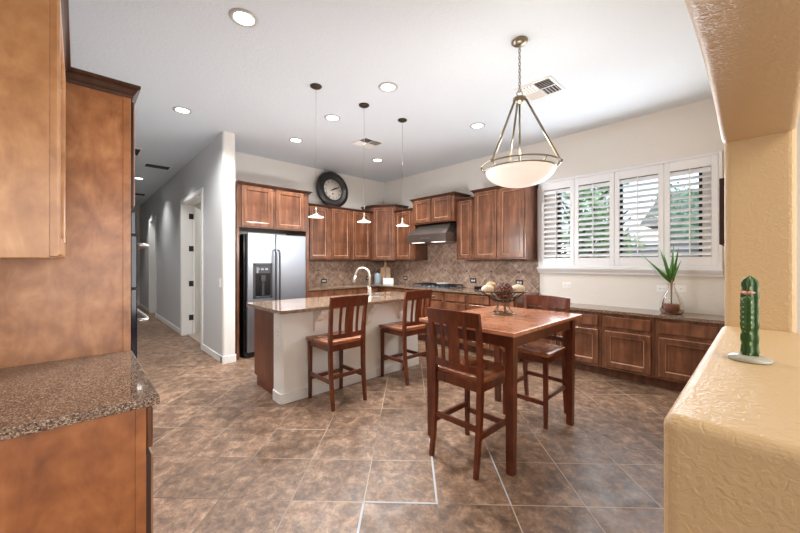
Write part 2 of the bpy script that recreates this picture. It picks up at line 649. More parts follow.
    def build(self, name, parent=None, loc=(0, 0, 0), rot=(0, 0, 0)):
        me = bpy.data.meshes.new(name)
        self.bm.to_mesh(me)
        self.bm.free()
        for m in self.mats:
            me.materials.append(m)
        o = bpy.data.objects.new(name, me)
        COL.objects.link(o)
        o.location = loc
        o.rotation_euler = rot
        if parent is not None:
            o.parent = parent
        return o


def tag(o, label, cat, group=None):
    o['label'] = label
    o['category'] = cat
    if group:
        o['group'] = group
    return o


def thing(name, label, cat, loc=(0, 0, 0), rz=0.0, group=None):
    o = bpy.data.objects.new(name, None)
    o.empty_display_size = 0.1
    COL.objects.link(o)
    o.location = loc
    o.rotation_euler = (0, 0, rz)
    return tag(o, label, cat, group)


def struct(mb, name, parent=None):
    o = mb.build(name, parent)
    if parent is None:
        o['kind'] = 'structure'
    return o


def kids(o):
    return [c for c in bpy.data.objects if c.parent is o]


def dup(root, loc, rz, label=None, parent=None):
    r = root.copy()
    COL.objects.link(r)
    if parent is None:
        r.location = loc
        r.rotation_euler = (0, 0, rz)
        if label:
            r['label'] = label
    else:
        r.parent = parent
    for c in kids(root):
        dup(c, None, None, None, r)
    return r


# ------------------------------------------------------------------ the room
XW, YW, H = 4.90, 5.70, 3.09
SY = -4.4                      # far side of the room behind
floor_b = MB()
floor_b.quad([(-2.6, SY, 0), (XW + .2, SY, 0), (XW + .2, 14, 0), (-2.6, 14, 0)], tile_floor())
floor = struct(floor_b, 'floor')
g = MB()
s2 = math.sqrt(.5)


def pq(p, q):
    return ((p + q) * s2, (p - q) * s2)


def strip(p0, q0, p1, q1, w=.006):
    if abs(p1 - p0) > abs(q1 - q0):
        c = [(p0, q0 - w), (p1, q1 - w), (p1, q1 + w), (p0, q0 + w)]
    else:
        c = [(p0 - w, q0), (p0 + w, q0), (p1 + w, q1), (p1 - w, q1)]
    pts = [(*pq(*k), .0015) for k in c]
    a = Vector(pts[1]) - Vector(pts[0])
    b_ = Vector(pts[2]) - Vector(pts[0])
    g.quad(pts if a.cross(b_).z > 0 else pts[::-1], M_GROUT)


strip(1.915, .15, 2.62, .15)
strip(1.915, -.26, 1.915, .156)
strip(1.2, -.26, 1.915, -.26)
strip(1.915, .56, 2.45, .56, .004)
g.build('grout_repair', floor)

mb = MB()
mb.box(-2.6, XW + .2, SY - .2, 14.2, H, H + .12, P_CEIL)
struct(mb, 'ceiling')

# east wall with the window opening
WY0, WY1, WZ0, WZ1 = .45, 2.0, 1.335, 2.42
mb = MB()
mb.box(XW, XW + .18, SY, WY0, 0, H, P_CREAM)
mb.box(XW, XW + .18, WY1, YW + .2, 0, H, P_CREAM)
mb.box(XW, XW + .18, WY0, WY1, 0, WZ0, P_CREAM)
mb.box(XW, XW + .18, WY0, WY1, WZ1, H, P_CREAM)
struct(mb, 'wall_east')
mb = MB()
mb.box(1.575, XW, YW, YW + .15, 0, H, P_CREAM)
struct(mb, 'wall_north')

# hall wall: its end cap is cream, bullnosed; two door openings
HX0, HX1 = 1.41, 1.565
D1a, D1b, D2a, D2b, DH = 5.97, 7.33, 10.24, 11.16, 2.42
mb = MB()
rr = .022


def rounded_end(x0, x1, y0, y1, r, n=5):
    pts = [(x0, y1)]
    for k in range(n + 1):
        a = PI + PI / 2 * k / n
        pts.append((x0 + r + r * math.cos(a), y0 + r + r * math.sin(a)))
    for k in range(n + 1):
        a = 1.5 * PI + PI / 2 * k / n
        pts.append((x1 - r + r * math.cos(a), y0 + r + r * math.sin(a)))
    pts.append((x1, y1))
    return pts


mb.prism(rounded_end(HX0, HX1, 4.91, 4.975, rr), 'z', 0, H, P_CREAM)
mb.box(HX0 + .001, HX1 - .001, 4.975, D1a, 0, H, P_GREY)
mb.box(HX0 + .001, HX1 - .001, D1b, D2a, 0, H, P_GREY)
mb.box(HX0 + .001, HX1 - .001, D2b, 13.2, 0, H, P_GREY)
mb.box(HX0 + .001, HX1 - .001, D1a, D1b, DH, H, P_GREY)
mb.box(HX0 + .001, HX1 - .001, D2a, D2b, DH, H, P_GREY)
struct(mb, 'wall_hall')
mb = MB()
mb.box(-.1, 1.6, 13.2, 13.35, 0, H, P_CREAM)
struct(mb, 'wall_hall_end')
mb = MB()
mb.box(-.17, -.05, 3.12, 13.3, 0, H, P_GREY)
mb.box(-.55, -.05, 3.06, 3.12, 0, H, P_GREY)
struct(mb, 'wall_hall_west')
mb = MB()
mb.box(-.55, -.405, .113, 3.06, 0, H, P_CREAM)
struct(mb, 'wall_west')
# bedroom behind the open door
mb = MB()
mb.box(HX1, 4.6, 9.6, 9.72, 0, H, P_CREAM)
mb.box(4.6, 4.7, 5.9, 9.72, 0, H, P_CREAM)
mb.box(HX1, 4.6, 5.86, 5.92, 0, H, P_CREAM)
mb.box(HX1, 2.8, 9.72, 12.2, 0, H, P_CREAM)
struct(mb, 'wall_bedroom')
mb = MB()
mb.box(HX0 + .07, 4.6, 5.93, 9.6, .001, .014, M_CARPET)
o = struct(mb, 'carpet_bedroom')
light('bedroom_daylight', 'AREA', (3.2, 7.6, 2.9), 16, (1, .96, .9), (0, 0, 0), 1.6)

# south wall of the kitchen: column, arched header, half wall with ledge
SY0, SY1 = -.092, .126
mb = MB()
mb.box(2.07, XW, SY0, SY1 - .008, 0, H, P_GOLD, .022, 4, smooth=False)
struct(mb, 'wall_south')


def archz(x):
    c, hw, rise, spring = 1.3, .77, .08, 1.868
    u = max(-1, min(1, (x - c) / hw))
    return spring + rise * (1 - u * u) ** 1.3


mb = MB()
N = 40
t = bmesh.new()
lo = []
xs = [-.40 + (2.09 + .40) * k / N for k in range(N + 1)]
prof = []
rb = .022
nb = 4
# profile across the header thickness (rounded lower corners): list of (y, dz)
prof.append((SY1, H))
for k in range(nb + 1):
    a = PI / 2 * k / nb
    prof.append((SY1 - rb + rb * math.cos(a), rb - rb * math.sin(a)))
for k in range(nb + 1):
    a = PI / 2 * k / nb
    prof.append((SY0 + rb - rb * math.sin(a), rb - rb * math.cos(a)))
prof.append((SY0, H))
rings = []
for x in xs:
    rings.append([t.verts.new((x, y, H if dz == H else archz(x) + dz)) for y, dz in prof])
for a, b in zip(rings, rings[1:]):
    for k in range(len(prof) - 1):
        f = t.faces.new([a[k], a[k + 1], b[k + 1], b[k]])
bmesh.ops.recalc_face_normals(t, faces=list(t.faces))
mb.merge(t, P_GOLD, None, True)
struct(mb, 'wall_south_header')
mb = MB()
mb.box(-2.6, -.40, SY0, SY1, 0, H, P_CREAM)
struct(mb, 'wall_south_west')
mb = MB()
mb.box(.772, 2.068, SY0 - .02, SY1 + .001, 0, 1.07, P_GOLD, .022, 5, smooth=False)
struct(mb, 'wall_south_half')

# room behind the photographer
mb = MB()
mb.box(-2.6, XW + .2, SY - .15, SY, 0, H, P_CREAM)
struct(mb, 'wall_dining_south')
mb = MB()
mb.box(-2.75, -2.6, SY, .2, 0, H, P_CREAM)
struct(mb, 'wall_dining_west')


# baseboards
def baseboard(name, x0, x1, y0, y1, h=.10):
    m_ = MB()
    m_.box(x0, x1, y0, y1, 0.0005, h, M_WHITE, .004, 1)
    return struct(m_, name)


mb = MB()
mb.box(HX0 - .013, HX0 + .001, 4.93, D1a - .075, .0005, .095, M_WHITE, .004, 1)
mb.prism([(HX0 - .013, 4.99)] + [(x, y) for x, y in rounded_end(HX0 - .013, HX1 + .013, 4.897, 4.99, .03)[1:-1]] + [(HX1 + .013, 4.99)], 'z', .0005, .095, M_WHITE)
struct(mb, 'baseboard_hall_near')
baseboard('baseboard_hall_middle', HX0 - .013, HX0 + .001, D1b + .1, D2a - .075)
baseboard('baseboard_hall_far', HX0 - .013, HX0 + .001, D2b + .1, 13.19)
baseboard('baseboard_bedroom', HX1 + .1, 4.59, 9.585, 9.6)


# doors of the hall
def casing(name, y0, y1, zt, w=.075):
    m_ = MB()
    x0, x1 = HX0 - .018, HX0 + .002
    m_.box(x0, x1, y0 - w, y0 + .004, 0, zt + w, M_WHITE, .004, 1)
    m_.box(x0, x1, y1 - .004, y1 + w + .03, 0, zt + w, M_WHITE, .004, 1)
    m_.box(x0, x1, y0 + .004, y1 - .004, zt - .004, zt + w, M_WHITE, .004, 1)
    # jamb linings
    m_.box(HX0 - .004, HX1 + .004, y0 - .001, y0 + .018, 0, zt, M_WHITE)
    m_.box(HX0 - .004, HX1 + .004, y1 - .018, y1 + .001, 0, zt, M_WHITE)
    m_.box(HX0 - .004, HX1 + .004, y0 + .018, y1 - .018, zt - .018, zt + .001, M_WHITE)
    return struct(m_, name)


casing('trim_1', D1a, D1b, DH)
casing('trim_2', D2a, D2b, DH)


def door_leaf_mb(w, h, t=.036):
    m_ = MB()
    m_.box(0, w, -t / 2, t / 2, .012, h, M_DOOR, .002, 1)
    for zz0, zz1 in ((.15, .75), (.87, 1.5), (1.62, h - .14)):
        for xx0, xx1 in ((.1, w / 2 - .045), (w / 2 + .045, w - .1)):
            for sgn in (-1, 1):
                y0 = sgn * t / 2
                m_.box(xx0, xx1, min(y0, y0 + sgn * .005), max(y0, y0 + sgn * .005), zz0, zz1, M_DOOR, .0045, 1)
                m_.box(xx0 + .05, xx1 - .05, min(y0, y0 + sgn * .009), max(y0, y0 + sgn * .009), zz0 + .05, zz1 - .05, M_DOOR, .004, 1)
    return m_


d1 = bpy.data.objects.new('door_1', None)
COL.objects.link(d1)
d1['kind'] = 'structure'
d1.location = (HX1 + .025, D1b - .02, 0)
d1.rotation_euler = (0, 0, R(66))
door_leaf_mb(.76, 2.39).build('door_leaf', d1)
k = MB()
k.sphere((.70, -.065, 1.0), .028, M_HINGE)
k.tube([(.70, -.015, 1.0), (.70, -.06, 1.0)], .01, M_HINGE)
k.lathe([(.028, 0), (.028, .006)], M_HINGE, 16, (0, 0, 0), Matrix.Translation((.70, -.018, 1.0)) @ Matrix.Rotation(PI / 2, 4, 'X'))
k.build('door_knob', d1)
for zz in (.32, .95, 1.6, 2.2):
    k = MB()
    k.box(HX1 - .055, HX1 + .012, D1b - .022, D1b - .0185, zz - .05, zz + .05, M_HINGE)
    k.tube([(HX1 + .012, D1b - .022, zz - .05), (HX1 + .012, D1b - .022, zz + .05)], .008, M_HINGE)
    h_ = k.build('door_hinge')
    h_.parent = d1
    h_.matrix_parent_inverse = (Matrix.Translation(d1.location) @ Matrix.Rotation(R(66), 4, 'Z')).inverted()
d2 = bpy.data.objects.new('door_2', None)
COL.objects.link(d2)
d2['kind'] = 'structure'
d2.location = (HX1 - .02, D2a + .02, 0)
d2.rotation_euler = (0, 0, R(90))
door_leaf_mb(.878, 2.39).build('door_leaf', d2)

# window: frame, glass, shutter surround and sill
w1 = bpy.data.objects.new('window_1', None)
COL.objects.link(w1)
w1['kind'] = 'structure'
mb = MB()
x0, x1 = XW + .06, XW + .11
f_ = .035
mb.box(x0, x1, WY0, WY1, WZ0, WZ0 + f_, M_BRONZE)
mb.box(x0, x1, WY0, WY1, WZ1 - f_, WZ1, M_BRONZE)
for y in (WY0, 1.21, WY1 - f_):
    mb.box(x0, x1, y, y + f_, WZ0, WZ1, M_BRONZE)
mb.build('window_frame', w1)
mb = MB()
mb.box(XW + .082, XW + .086, WY0 + f_, 1.21, WZ0 + f_, WZ1 - f_, M_GLASS)
mb.box(XW + .082, XW + .086, 1.21 + f_, WY1 - f_, WZ0 + f_, WZ1 - f_, M_GLASS)
mb.build('window_pane', w1)
SH_Y0, SH_Y1, SH_Z0, SH_Z1 = .29, 2.235, 1.28, 2.50
mb = MB()
fx0, fx1 = XW - .045, XW - .0005
mb.box(fx0, fx1, SH_Y1 - .03, SH_Y1, SH_Z0, SH_Z1, M_SHUT, .003, 1)
mb.box(fx0, fx1, SH_Y0, SH_Y0 + .03, SH_Z0, SH_Z1, M_SHUT, .003, 1)
mb.box(fx0, fx1, SH_Y0 + .03, SH_Y1 - .03, SH_Z1 - .03, SH_Z1, M_SHUT, .003, 1)
mb.box(fx0, fx1, SH_Y0 + .03, SH_Y1 - .03, SH_Z0, SH_Z0 + .025, M_SHUT, .003, 1)
struct(mb, 'trim_3')
mb = MB()
mb.prism([(XW - .0005, 1.2), (XW - .03, 1.2), (XW - .045, 1.225), (XW - .06, 1.25), (XW - .075, 1.255), (XW - .075, 1.279), (XW - .0005, 1.279)], 'y', SH_Y0 - .02, SH_Y1 + .015, M_SHUT) if False else None
mb.prism([(XW - .0005, 1.195), (XW - .028, 1.195), (XW - .03, 1.215), (XW - .05, 1.24), (XW - .055, 1.255), (XW - .07, 1.258), (XW - .07, 1.2785), (XW - .0005, 1.2785)], 'y', SH_Y0 - .005, SH_Y1 + .01, M_SHUT)
struct(mb, 'trim_4')

# ------------------------------------------------------------------ cabinets


def door_mb(w, h, rail=.058, t=.02, mat=W_CAB):
    """raised-frame door with recessed panel; front faces -y, spans x 0..w, z 0..h, back at y=0"""
    m_ = MB()
    e = .004

    def ring(d, y):
        return [(d, y, d), (w - d, y, d), (w - d, y, h - d), (d, y, h - d)]
    e = .006
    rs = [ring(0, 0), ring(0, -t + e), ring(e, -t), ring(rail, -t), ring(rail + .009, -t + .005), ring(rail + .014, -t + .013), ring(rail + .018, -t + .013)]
    cm = [M_GAP_SHADE, W_EDGE if mat is W_CAB else mat, mat, W_EDGE if mat is W_CAB else mat, mat, M_GAP_SHADE]  # dark rings paint the shade in gaps, pale ones the edge highlights
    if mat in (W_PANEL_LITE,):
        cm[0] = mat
    vv = [[m_.bm.verts.new(p) for p in r_] for r_ in rs]
    i = m_.mi(mat)
    for a, b, mm in zip(vv, vv[1:], cm):
        for k_ in range(4):
            f = m_.bm.faces.new([a[k_], a[(k_ + 1) % 4], b[(k_ + 1) % 4], b[k_]])
            f.material_index = m_.mi(mm)
    m_.bm.faces.new(vv[-1]).material_index = i
    m_.bm.faces.new(vv[0][::-1]).material_index = i
    return m_


def drawer_mb(w, h, t=.02, mat=W_CAB):
    m_ = MB()
    m_.box(0, w, -t, 0, 0, h, mat, .006, 2)
    return m_


def crown_mb(w, d, z0, left=True, right=True, mat=W_CROWN, hgt=.055, proj=.045, axis_off=0.0):
    """moulding swept round the top of a cabinet; front at y=0, returns to y=d"""
    prof_ = [(0, 0), (.008, 0), (.010, .012), (.016, .02), (proj * .68, .036), (proj - .006, .042), (proj, .046), (proj, hgt), (0, hgt)]
    m_ = MB()
    i = m_.mi(mat)
    rings_ = []
    for o_, z in prof_:
        pts = []
        pts.append((-o_ if left else 0, d, z0 + z))
        pts.append((-o_ if left else 0, -o_, z0 + z))
        pts.append((w + o_ if right else w, -o_, z0 + z))
        pts.append((w + o_ if right else w, d, z0 + z))
        rings_.append([m_.bm.verts.new(p) for p in pts])
    for a, b in zip(rings_, rings_[1:]):
        for k_ in range(3):
            f = m_.bm.faces.new([a[k_], a[k_ + 1], b[k_ + 1], b[k_]])
            f.material_index = i
    f = m_.bm.faces.new(rings_[-2])
    f.material_index = i
    bmesh.ops.recalc_face_normals(m_.bm, faces=list(m_.bm.faces))
    return m_


def upper(label, loc, rz, w, d, z0, z1, doors, crown=True, left=True, right=True, rail=.05, carc=W_CAB, group='upper cabinets', name='upper_cabinet'):
    """doors: list of (x0, x1); front face at local y=0"""
    root = thing(name, label, 'cabinet', (loc[0], loc[1], z0), rz, group)
    h = z1 - z0
    m_ = MB()
    m_.box(0, w, 0, d, 0, h, carc, .002, 1)
    m_.build('cabinet_body', root)
    for a, b in doors:
        door_mb(b - a, h - .05, rail).build('door', root, (a, -.0005, .025))
    if crown:
        crown_mb(w, d, h - .035, left, right).build('crown_moulding', root)
    return root


E90 = -PI / 2
GU = 'upper cabinets'
# over the refrigerator
fridge_cab = upper('two-door cherry cabinet and tall side panels surrounding the stainless refrigerator', (1.60, 4.98), 0, 1.09, .715, 1.835, 2.45, [(.065, .495), (.555, .995)], left=False)
# fridge side panels are part of their own thing
mb = MB()
mb.box(0, .035, 0, .71, .001 - 1.835, -.0005, W_CAB, .002, 1)
mb.build('side_panel', fridge_cab)
mb = MB()
mb.box(1.045, 1.09, 0, .71, .001 - 1.835, -.0005, W_CAB, .002, 1)
mb.build('side_panel', fridge_cab)
# run right of the refrigerator
UF = 5.365
upper('low run of three cherry upper cabinet doors under the wall clock', (2.695, UF), 0, 1.60, .33, 1.39, 2.34, [(.215, .575), (.655, 1.045), (1.125, 1.53)], left=False, right=False)
# diagonal corner cabinet
root = thing('corner_cabinet', 'taller diagonal cherry corner cabinet with one narrow door', 'cabinet', (4.30, 5.365, 1.385), math.atan2(4.97 - 5.365, 4.55 - 4.30), GU)
DW = math.hypot(.25, .395)
mb = MB()
a_ = math.atan2(4.97 - 5.365, .25)


def tolocal(x, y):
    dx, dy = x - 4.30, y - 5.365
    return (dx * math.cos(-a_) - dy * math.sin(-a_), dx * math.sin(-a_) + dy * math.cos(-a_))


poly = [tolocal(*p) for p in ((4.30, 5.365), (4.55, 4.97), (4.895, 4.97), (4.895, 5.695), (4.30, 5.695))]
mb.prism(poly, 'z', 0, 1.075, W_CAB)
mb.build('cabinet_body', root)
door_mb(DW - .09, 1.02, .05).build('door', root, (.045, -.0005, .02))
mb = MB()
prof_ = [(0, 0), (.008, 0), (.010, .012), (.016, .02), (.03, .036), (.039, .042), (.045, .046), (.045, .055), (0, .055)]
i = mb.mi(W_CROWN)
path = [(4.30, 5.69), (4.30, 5.365), (4.55, 4.97), (4.89, 4.97)]
rings = []
for o_, z in prof_:
    pts = []
    q1 = Vector((-1, 0))
    q2 = Vector((-.395, -.25)).normalized()
    q3 = Vector((0, -1))

    def mit(p, n1, n2):
        s_ = (n1 + n2)
        s_ = s_ / (1 + n1.dot(n2))
        return Vector(p) + s_ * o_
    P0 = Vector(path[0]) + q1 * o_
    P1 = mit(path[1], q1, q2)
    P2 = mit(path[2], q2, q3)
    P3 = Vector(path[3]) + q3 * o_
    for p in (P0, P1, P2, P3):
        l_ = tolocal(p.x, p.y)
        pts.append((l_[0], l_[1], 1.045 + z))
    rings.append([mb.bm.verts.new(p) for p in pts])
for a, b in zip(rings, rings[1:]):
    for k_ in range(3):
        mb.bm.faces.new([a[k_], a[k_ + 1], b[k_ + 1], b[k_]]).material_index = i
mb.bm.faces.new(rings[-2]).material_index = i
bmesh.ops.recalc_face_normals(mb.bm, faces=list(mb.bm.faces))
mb.build('crown_moulding', root)

UX = 4.55
UD = XW - UX - .005
upper('single-door cherry upper cabinet between corner cabinet and range hood', (UX, 4.965), E90, .545, UD, 1.39, 2.335, [(.04, .43)], left=False, right=False)
upper('short raised cherry cabinet mounted directly above the range hood', (UX - .07, 4.415), E90, .945, UD + .07, 2.03, 2.475, [(.06, .445), (.495, .885)])
upper('narrow single-door cherry upper cabinet right of the range hood', (UX, 3.465), E90, .335, UD, 1.39, 2.36, [(.05, .30)], left=False, right=False)
upper('tall double-door cherry upper cabinet beside the shuttered window', (UX, 3.125), E90, .86, UD, 1.39, 2.455, [(.03, .40), (.455, .83)])

# left run near the photographer (fronts face east)
LX = .165
mb = MB()
root = thing('upper_cabinet', 'near upper cabinet with warm-lit tan end panel at left picture edge', 'cabinet', (-.056, 1.36, 1.357), PI / 2, GU)
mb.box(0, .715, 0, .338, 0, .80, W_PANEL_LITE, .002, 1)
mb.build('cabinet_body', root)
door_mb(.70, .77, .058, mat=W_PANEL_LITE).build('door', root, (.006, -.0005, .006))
crown_mb(.715, .338, .79, True, False, hgt=.06, proj=.036).build('crown_moulding', root)

root = thing('oven_cabinet', 'tall oven cabinet with plain warm-lit tan end panel beside hallway', 'cabinet', (.192, 2.135, 0), PI / 2)
mb = MB()
mb.box(0, .86, 0, .585, .001, 2.165, W_PANEL, .002, 1)
mb.build('cabinet_body', root)
OVEN_CAB = root
mb = MB()
mb.box(-.004, -.0005, 0, .03, .001, 2.165, W_PANEL, .001, 1)
mb.build('end_stile', root)
crown_mb(.86, .585, 2.15, True, True, hgt=.06, proj=.036).build('crown_moulding', root)
door_mb(.80, .52, .058).build('door', root, (.03, -.0005, 1.625))
door_mb(.80, .70, .058).build('door', root, (.03, -.0005, .12))

root = thing('double_oven', 'dark glass double oven with bar handles in tall cabinet', 'oven', (.1935, 2.175, .84), PI / 2)
mb = MB()
mb.box(.0, .76, -.028, -.0015, 0, .37, M_NAVY, .004, 1)
mb.build('lower_door', root)
mb = MB()
mb.box(.0, .76, -.028, -.0015, .376, .64, M_NAVY, .004, 1)
mb.build('upper_door', root)
mb = MB()
mb.box(.0, .76, -.024, -.0015, .646, .76, M_NAVY, .004, 1)
mb.build('control_panel', root)


def oven_handle(zz):
    m_ = MB()
    pts = [(.07, -.03, zz), (.07, -.06, zz), (.09, -.078, zz), (.14, -.083, zz), (.62, -.083, zz), (.67, -.078, zz), (.69, -.06, zz), (.69, -.03, zz)]
    m_.tube(pts, .011, M_FAUCET, 8)
    return m_


oven_handle(.595).build('handle', root)
oven_handle(.20).build('handle', root)

root = thing('base_cabinet', 'near base cabinet with warm-lit orange-brown end panel under speckled granite', 'cabinet', (.163, 1.375, 0), PI / 2, 'base cabinets')
mb = MB()
mb.box(0, .755, 0, .54, .10, .882, W_PANEL_RED, .002, 1)
mb.box(.0, .755, .07, .54, .001, .10, W_PANEL_RED)
mb.build('cabinet_body', root)
mb = MB()
mb.box(-.004, -.0005, .0, .028, .10, .882, W_PANEL_RED, .001, 1)
mb.build('end_stile', root)
drawer_mb(.72, .135).build('drawer', root, (.01, -.0005, .735))
door_mb(.72, .60).build('door', root, (.01, -.0005, .115))
mb = MB()
mb.box(-.40, .196, 1.345, 2.13, .884, .914, G_COUNTER, .004, 2)
tag(mb.build('countertop'), 'near speckled granite countertop at left beside the tall oven cabinet', 'countertop', 'granite countertops')

# back counters ------------------------------------------------------
CF = 4.245            # base cabinet face on the east run
CFN = 5.085           # on the north run


def base(label, loc, rz, w, d, units, z1=.882, toe=.10, dz=(.70, .845), doorz=(.125, .68), extra=None, group='base cabinets', toe_d=.07, name='base_cabinet'):
    root = thing(name, label, 'cabinet', (loc[0], loc[1], 0), rz, group)
    m_ = MB()
    m_.box(0, w, 0, d, toe, z1, W_CAB, .002, 1)
    m_.build('cabinet_body', root)
    m_ = MB()
    m_.box(0, w, toe_d, d, .001, toe - .0005, W_CAB)
    m_.build('toe_kick', root)
    for a, b in units:
        drawer_mb(b - a, dz[1] - dz[0]).build('drawer', root, (a, -.0005, dz[0]))
        if extra:
            for z0, z1_ in extra:
                drawer_mb(b - a, z1_ - z0).build('drawer', root, (a, -.0005, z0))
        else:
            door_mb(b - a, doorz[1] - doorz[0], .055).build('door', root, (a, -.0005, doorz[0]))
    return root


base('cherry base cabinets between refrigerator and corner under granite', (2.695, CFN), 0, 1.545, .605, [(.03, .48), (.53, .98), (1.03, 1.5)], dz=(.74, .86), doorz=(.125, .72))
base('cherry base cabinet under the corner counter and cooktop\'s left side', (CF, 5.08), E90, .655, .645, [(.20, .63)], dz=(.74, .86), doorz=(.125, .72))
base('wide cherry drawer base directly under the gas cooktop', (CF, 4.42), E90, .945, .645, [(.02, .29), (.33, .61), (.645, .925)], dz=(.74, .86), extra=((.45, .715), (.125, .43)))
base('cherry drawer base right of the cooktop', (CF, 3.47), E90, .44, .645, [(.025, .415)], dz=(.74, .86), extra=((.45, .715), (.125, .43)))
base('end cherry base cabinet beside the lower window bench', (CF, 3.025), E90, .775, .645, [(.025, .37), (.405, .75)], dz=(.74, .86), doorz=(.125, .72))

mb = MB()
mb.prism([(2.695, 5.05), (4.205, 5.05), (4.205, 2.235), (4.895, 2.235), (4.895, 5.695), (2.695, 5.695)], 'z', .884, .914, G_COUNTER, bev=.004, seg=2)
tag(mb.build('countertop'), 'L-shaped granite counter under the tiled backsplash holding the cooktop', 'countertop', 'granite countertops')

# window bench
BF = 4.475
for lab, y1, w in (('window bench cabinet nearest the range, behind the far dining chair', 2.228, .425),
                   ('window bench cabinet right of the dining table corner', 1.80, .50),
                   ('middle window bench cabinet left of the agave vase', 1.297, .505),
                   ('rightmost window bench cabinet below the agave vase', .789, .665)):
    units = [(.04, w - .02)] if y1 > 2 else [(.035, w - .035)] if y1 > .8 else [(.032, .49)]
    base(lab, (BF, y1), E90, w, XW - BF - .004, units, z1=.756, toe=.115, dz=(.60, .72), doorz=(.145, .555), group='window bench cabinets', toe_d=.1)
mb = MB()
mb.box(BF - .028, XW - .003, .121, 2.23, .758, .792, G_COUNTER, .004, 2)
tag(mb.build('countertop'), 'low granite bench top under the shuttered window', 'countertop', 'granite countertops')

# backsplash with dark accent diamonds
TE = tile_splash('splash_tile_east', 'Y', 3.014, 1.197)
TN = tile_splash('splash_tile_north', 'X', 3.265, 1.197)
mb = MB()
mb.box(XW - .012, XW - .0005, 2.235, 5.69, .915, 1.383, TE)
mb.box(XW - .012, XW - .0005, 3.47, 4.415, 1.383, 2.02, TE)
for k_ in range(7):
    y = 2.549 + .4775 * k_
    t = .020
    mb.prism([(y - t, 1.197), (y, 1.197 - t), (y + t, 1.197), (y, 1.197 + t)], 'x', XW - .0135, XW - .011, M_ACCENT)
o = struct(mb, 'wall_backsplash_east')
mb = MB()
mb.box(2.695, XW - .013, YW - .012, YW - .0005, .915, 1.384, TN)
for k_ in range(4):
    x = 2.79 + .477 * k_
    t = .020
    mb.prism([(x - t, 1.197), (x, 1.197 - t), (x + t, 1.197), (x, 1.197 + t)], 'y', YW - .0135, YW - .011, M_ACCENT)
o = struct(mb, 'wall_backsplash_north')

# ------------------------------------------------------------------ refrigerator
root = thing('refrigerator', 'stainless side-by-side refrigerator with dispenser in cherry surround', 'refrigerator', (1.70, 4.93, 0))
W = .92
mb = MB()
mb.box(0, W, .075, .74, .02, 1.745, M_BLACK, .004, 1)
mb.build('cabinet_body', root)
mb = MB()
mb.box(.005, W - .005, .045, .075, .012, .075, M_BLACKM, .003, 1)
mb.build('base_grille', root)
mb = MB()
mb.box(.03, .432, 0, .07, .08, 1.755, M_STEEL, .012, 3)
dl = mb.build('freezer_door', root)
mb = MB()
mb.box(.438, W, 0, .07, .08, 1.755, M_STEEL, .012, 3)
dr = mb.build('fridge_door', root)
mb = MB()
# dispenser: frame, control band, recess with paddle
x0, x1, z0, z1 = .105, .378, .83, 1.335
mb.box(x0, x1, -.012, .001, z0, z0 + .03, M_DGREY, .003, 1)
mb.box(x0, x1, -.012, .001, z1 - .03, z1, M_DGREY, .003, 1)
mb.box(x0, x0 + .028, -.012, .001, z0, z1, M_DGREY, .003, 1)
mb.box(x1 - .028, x1, -.012, .001, z0, z1, M_DGREY, .003, 1)
mb.box(x0 + .02, x1 - .02, -.004, .001, z0 + .02, z1 - .02, M_BLACK)
mb.box(x0 + .03, x1 - .03, -.01, -.003, z1 - .15, z1 - .032, M_DGREY, .003, 1)
for k_ in range(3):
    mb.box(x0 + .045 + .06 * k_, x0 + .085 + .06 * k_, -.0125, -.009, z1 - .1, z1 - .075, M_STEEL)
mb.box(x0 + .045, x0 + .07, -.0125, -.009, z1 - .14, z1 - .06, M_STEEL)
dd = mb.build('dispenser', dl)
mb = MB()
mb.box(.205, .275, -.03, -.004, 1.07, 1.16, M_DGREY, .008, 2)
mb.box(.222, .258, -.016, -.004, .87, 1.07, M_DGREY, .004, 1)
mb.build('dispenser_paddle', dl)


def fh(x):
    m_ = MB()
    pts = [(x, 0, 1.53), (x, -.04, 1.525), (x, -.058, 1.48), (x, -.066, 1.2), (x, -.066, .9), (x, -.058, .62), (x, -.04, .575), (x, 0, .57)]
    m_.tube(pts, .0135, M_DGREY, 10)
    return m_


fh(.408).build('handle', dl)
fh(.466).build('handle', dr)

# ------------------------------------------------------------------ range hood and cooktop
root = thing('range_hood', 'dark stainless slanted range hood under short cabinet above cooktop', 'range hood', (4.30, 4.395, 1.69), E90)
w, d = .905, .585
mb = MB()
zf, zt = .135, .325
bx = [(0, 0, 0), (w, 0, 0), (w, d, 0), (0, d, 0)]
md = [(0, 0, zf), (w, 0, zf), (w, d, zf), (0, d, zf)]
tp = [(.10, .26, zt), (w - .10, .26, zt), (w - .10, d, zt), (.10, d, zt)]
V = [[mb.bm.verts.new(p) for p in r_] for r_ in (bx, md, tp)]
i = mb.mi(M_STEEL_D)
for a, b in zip(V, V[1:]):
    for k_ in range(4):
        mb.bm.faces.new([a[k_], a[(k_ + 1) % 4], b[(k_ + 1) % 4], b[k_]]).material_index = i
mb.bm.faces.new(V[2]).material_index = i
mb.bm.faces.new(V[0][::-1]).material_index = i
bmesh.ops.recalc_face_normals(mb.bm, faces=list(mb.bm.faces))
bmesh.ops.bevel(mb.bm, geom=list(mb.bm.edges), offset=.004, segments=2, affect='EDGES')
mb.build('hood_body', root)
mb = MB()
mb.box(.34, .56, -.003, .001, .05, .075, M_STEEL, .001, 1)
mb.build('control_strip', root)
for xx in (.22, .68):
    mb = MB()
    mb.box(xx - .12, xx + .12, .04, .12, -.006, .001, M_HOODL)
    mb.build('hood_lamp', root)

